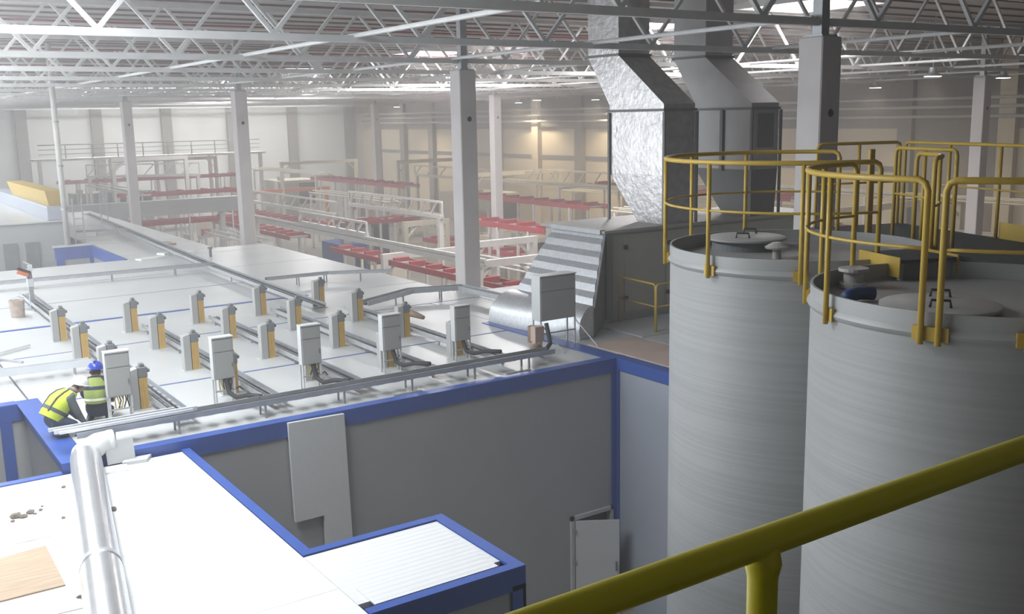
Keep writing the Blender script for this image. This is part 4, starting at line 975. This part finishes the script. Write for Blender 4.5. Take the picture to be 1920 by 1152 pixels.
# ================================================================== WORKERS
def body_mesh(name, joints, bones, rad, regions, parent, extras):
    names = list(joints); idx = {n: i for i, n in enumerate(names)}
    me = bpy.data.meshes.new('tmp_body'); me.from_pydata([joints[n] for n in names], [(idx[a], idx[b]) for a, b in bones], [])
    ob = bpy.data.objects.new('tmp_body', me); COL.objects.link(ob)
    md = ob.modifiers.new('s', 'SKIN'); sv = me.skin_vertices[0].data
    for n in names:
        r = rad[n]; sv[idx[n]].radius = (r, r) if not isinstance(r, tuple) else r
    sv[0].use_root = True
    ss = ob.modifiers.new('d', 'SUBSURF'); ss.levels = 2; ss.render_levels = 2
    dg = bpy.context.evaluated_depsgraph_get(); ev = ob.evaluated_get(dg); em = ev.to_mesh()
    bm = bmesh.new(); bm.from_mesh(em); ev.to_mesh_clear()
    bpy.data.objects.remove(ob, do_unlink=True)
    mats = []; 
    J = {n: Vector(joints[n]) for n in names}
    def near(p):
        best = None; bd = 1e9
        for a, b in bones:
            va, vb = J[a], J[b]; d = vb-va; t_ = max(0, min(1, (p-va).dot(d)/max(d.length_squared, 1e-9)))
            ds = (p-(va+d*t_)).length
            if ds < bd: bd = ds; best = b
        return best
    for n in regions.values():
        if n not in mats: mats.append(n)
    for f in bm.faces:
        f.smooth = True; f.material_index = mats.index(regions.get(near(f.calc_center_median()), regions['default']))
    # fingers, ears, nose joined into the same body mesh
    for mb, m in extras:
        if m not in mats: mats.append(m)
        vs = [bm.verts.new(p) for p in mb.v]
        for fc in mb.f:
            try: f = bm.faces.new([vs[i] for i in fc]); f.material_index = mats.index(m); f.smooth = True
            except ValueError: pass
    out = bpy.data.meshes.new(name); bm.to_mesh(out); bm.free()
    for m in mats: out.materials.append(MATS[m])
    o = bpy.data.objects.new(name, out); COL.objects.link(o); o.parent = parent; WL[o.name] = WL[parent.name].copy()
    return o
def fingers(mb, wrist, dirv, side):
    d = Vector(dirv).normalized(); s = Vector(side).normalized(); n = d.cross(s)
    w = Vector(wrist)
    mb.bar(w-d*0.01, w+d*0.085, 0.075, 0.03, n)
    for k, L in enumerate((0.065, 0.078, 0.072, 0.055)):
        a = w+d*0.08+s*(-0.028+0.019*k); b = a+d*L*0.5-n*0.008; c = b+d*L*0.35-n*0.03
        mb.path([a, b, c], 0.009, 6, rads=[0.0095, 0.009, 0.007])
    a = w+d*0.03-s*0.035; mb.path([a, a+d*0.03-s*0.025, a+d*0.065-s*0.03-n*0.012], 0.011, 6, rads=[0.012, 0.010, 0.008])
def helmet(parent, c, tilt, rz, m):
    o = MB().ball((0, 0, 0), 0.145, 0.125, 0.135, 20, 7, z0=0.0).lathe([(0.12, -0.012), (0.15, -0.012), (0.152, 0.004), (0.14, 0.012)], (0, 0, 0), 20, cap=False).loft([[(0.12, -0.08, -0.01), (0.19, -0.05, -0.02), (0.19, 0.05, -0.02), (0.12, 0.08, -0.01)], [(0.12, -0.08, 0.004), (0.19, -0.05, -0.008), (0.19, 0.05, -0.008), (0.12, 0.08, 0.004)]]).bar((-0.11, 0, 0.085), (0.10, 0, 0.095), 0.03, 0.09).build('hard_hat', m, parent, local=True)
    smooth_angle(o, 40); o.location = c; o.rotation_euler = (0, tilt, rz); return o
def vest(parent, rings, m='hivis'):
    # rings: centre, axis-right vector, axis-front vector
    R = []
    for c, a, b in rings:
        c = Vector(c); a = Vector(a); b = Vector(b)
        R.append([c+a*cos(2*pi*k/20)+b*sin(2*pi*k/20) for k in range(20)])
    o = MB().loft(R, cap=False).build('hi_vis_vest', m, parent, local=True, smooth=True)
    return o, R

# worker 1: white helmet, crouching, turned to the right
w1 = thing('person', 'crouching worker in white hard hat and yellow high-visibility vest at the roof edge', 'person', (2.58, 16.62, 5.0), rz=radians(14))
J = dict(pelvis=(-0.06, 0, 0.31), spine=(0.03, 0, 0.44), chest=(0.18, 0, 0.60), neck=(0.33, 0, 0.70), skull=(0.43, 0, 0.735), face=(0.50, 0, 0.72),
         shL=(0.19, 0.17, 0.61), elL=(0.30, 0.25, 0.38), wrL=(0.44, 0.14, 0.17), shR=(0.19, -0.17, 0.61), elR=(0.27, -0.24, 0.36), wrR=(0.42, -0.12, 0.15),
         hipL=(-0.04, 0.10, 0.28), knL=(0.30, 0.19, 0.34), anL=(0.0, 0.17, 0.08), toL=(0.19, 0.19, 0.04), hipR=(-0.04, -0.10, 0.28), knR=(0.28, -0.17, 0.20), anR=(-0.06, -0.15, 0.08), toR=(0.13, -0.17, 0.04))
BN = [('pelvis', 'spine'), ('spine', 'chest'), ('chest', 'neck'), ('neck', 'skull'), ('skull', 'face'), ('chest', 'shL'), ('shL', 'elL'), ('elL', 'wrL'), ('chest', 'shR'), ('shR', 'elR'), ('elR', 'wrR'),
      ('pelvis', 'hipL'), ('hipL', 'knL'), ('knL', 'anL'), ('anL', 'toL'), ('pelvis', 'hipR'), ('hipR', 'knR'), ('knR', 'anR'), ('anR', 'toR')]
RD = dict(pelvis=0.15, spine=0.145, chest=0.15, neck=0.062, skull=0.095, face=0.08, shL=0.085, elL=0.058, wrL=0.035, shR=0.085, elR=0.058, wrR=0.035,
          hipL=0.105, knL=0.075, anL=0.05, toL=0.04, hipR=0.105, knR=0.075, anR=0.05, toR=0.04)
RG = {'default': 'jacket', 'neck': 'jacket', 'skull': 'skin', 'face': 'skin', 'hipL': 'jeans', 'knL': 'jeans', 'anL': 'jeans', 'toL': 'black', 'hipR': 'jeans', 'knR': 'jeans', 'anR': 'jeans', 'toR': 'black', 'spine': 'jacket'}
hb = MB(); fingers(hb, J['wrL'], (0.5, -0.3, -0.6), (0.3, 0.9, 0)); fingers(hb, J['wrR'], (0.5, 0.2, -0.6), (0.3, -0.9, 0))
hb.ball((0.57, 0, 0.705), 0.022, 0.014, 0.018, 8, 4); hb.ball((0.44, 0.095, 0.715), 0.02, 0.012, 0.03, 8, 4); hb.ball((0.44, -0.095, 0.715), 0.02, 0.012, 0.03, 8, 4)
eb = MB(); 
for s in (-1, 1): eb.ball((0.565, s*0.032, 0.735), 0.008, 0.01, 0.006, 6, 3)
eb.ball((0.56, 0, 0.665), 0.008, 0.024, 0.005, 6, 3); eb.ball((0.38, 0, 0.73), 0.05, 0.085, 0.06, 10, 5)
body_mesh('body', J, BN, RD, RG, w1, [(hb, 'skin'), (eb, 'hair')])
helmet(w1, (0.44, 0, 0.775), radians(20), 0, 'helmet_white')
AX = Vector((0.62, 0, 0.78)); FR = Vector((0.78, 0, -0.62))
V1, R1 = vest(w1, [((-0.07, 0, 0.33), (0, 0.19, 0), FR*0.185), ((-0.02, 0, 0.40), (0, 0.195, 0), FR*0.185), ((0.05, 0, 0.48), (0, 0.20, 0), FR*0.18), ((0.13, 0, 0.57), (0, 0.21, 0), FR*0.175), ((0.22, 0, 0.645), (0, 0.19, 0), FR*0.14), ((0.30, 0, 0.69), (0, 0.11, 0), FR*0.10)])
def band(R0, R1_, f0, f1, m, name, parent, grow=1.02):
    A_ = [a.lerp(b, f0) for a, b in zip(R0, R1_)]; B_ = [a.lerp(b, f1) for a, b in zip(R0, R1_)]
    ca = sum(A_, Vector())/len(A_); cb = sum(B_, Vector())/len(B_)
    A_ = [ca+(p-ca)*grow for p in A_]; B_ = [cb+(p-cb)*grow for p in B_]
    return MB().loft([A_, B_], cap=False).build(name, m, parent, local=True, smooth=True)
band(R1[1], R1[2], 0.2, 0.75, 'jacket', 'harness_strap', V1)
MB().path([R1[1][13], R1[2][13]+Vector((-0.005, 0, 0.005)), R1[3][13]+Vector((-0.006, 0, 0.006)), R1[4][13]+Vector((-0.004, 0, 0.008)), R1[5][13]], 0.014, 6).path([R1[1][17], R1[2][17]+Vector((-0.005, 0, 0.005)), R1[3][17]+Vector((-0.006, 0, 0.006)), R1[4][17]+Vector((-0.004, 0, 0.008)), R1[5][17]], 0.014, 6).build('shoulder_strap', 'jacket', V1, local=True)
MB().box(-0.13, -0.10, -0.20, -0.13, 0.18, 0.22).build('white_tag', 'reflect', w1, local=True)

# worker 2: blue helmet, kneeling behind the left cabinet, back to the camera
w2 = thing('person', 'kneeling worker in blue hard hat and green vest behind the leftmost cabinet', 'person', (3.34, 17.18, 5.0), rz=radians(70))
J2 = dict(pelvis=(-0.08, 0, 0.24), spine=(-0.03, 0, 0.42), chest=(0.03, 0, 0.60), neck=(0.08, 0, 0.74), skull=(0.11, 0, 0.82), face=(0.17, 0, 0.80),
          shL=(0.04, 0.17, 0.65), elL=(0.16, 0.24, 0.42), wrL=(0.36, 0.16, 0.26), shR=(0.04, -0.17, 0.65), elR=(0.14, -0.26, 0.42), wrR=(0.34, -0.17, 0.24),
          hipL=(-0.07, 0.09, 0.20), knL=(0.33, 0.12, 0.10), anL=(-0.10, 0.14, 0.06), toL=(-0.24, 0.15, 0.045), hipR=(-0.07, -0.09, 0.20), knR=(0.33, -0.13, 0.10), anR=(-0.10, -0.15, 0.06), toR=(-0.24, -0.16, 0.045))
RG2 = {'default': 'navy', 'skull': 'skin', 'face': 'skin', 'toL': 'black', 'toR': 'black'}
hb = MB(); fingers(hb, J2['wrL'], (0.8, -0.2, -0.4), (0.2, 0.95, 0)); fingers(hb, J2['wrR'], (0.8, 0.2, -0.4), (0.2, -0.95, 0))
hb.ball((0.25, 0, 0.79), 0.022, 0.014, 0.018, 8, 4); hb.ball((0.12, 0.095, 0.80), 0.02, 0.012, 0.03, 8, 4); hb.ball((0.12, -0.095, 0.80), 0.02, 0.012, 0.03, 8, 4)
eb = MB()
for s in (-1, 1): eb.ball((0.238, s*0.032, 0.82), 0.008, 0.01, 0.006, 6, 3)
eb.ball((0.235, 0, 0.755), 0.008, 0.024, 0.005, 6, 3); eb.ball((0.07, 0, 0.81), 0.05, 0.088, 0.07, 10, 5)
RD2 = dict(RD); RD2.update(pelvis=0.17, hipL=0.125, hipR=0.125, knL=0.09, knR=0.09)
body_mesh('body', J2, BN, RD2, RG2, w2, [(hb, 'skin'), (eb, 'hair')])
helmet(w2, (0.115, 0, 0.855), radians(10), 0, 'helmet_blue')
V2, R2 = vest(w2, [((-0.07, 0, 0.35), (0, 0.185, 0), (0.18, 0, 0)), ((-0.05, 0, 0.42), (0, 0.19, 0), (0.18, 0, -0.02)), ((0.0, 0, 0.53), (0, 0.205, 0), (0.175, 0, -0.03)), ((0.03, 0, 0.64), (0, 0.20, 0), (0.15, 0, -0.03)), ((0.06, 0, 0.715), (0, 0.12, 0), (0.10, 0, -0.03))], 'hivis_shaded')
band(R2[0], R2[1], 0.5, 0.95, 'reflect', 'reflective_band', V2)
band(R2[2], R2[3], 0.1, 0.55, 'navy', 'harness_strap', V2)
MB().path([R2[1][8], R2[2][8], R2[3][8], R2[4][8]], 0.02, 6).path([R2[1][12], R2[2][12], R2[3][12], R2[4][12]], 0.02, 6).build('shoulder_strap', 'navy', V2, local=True)
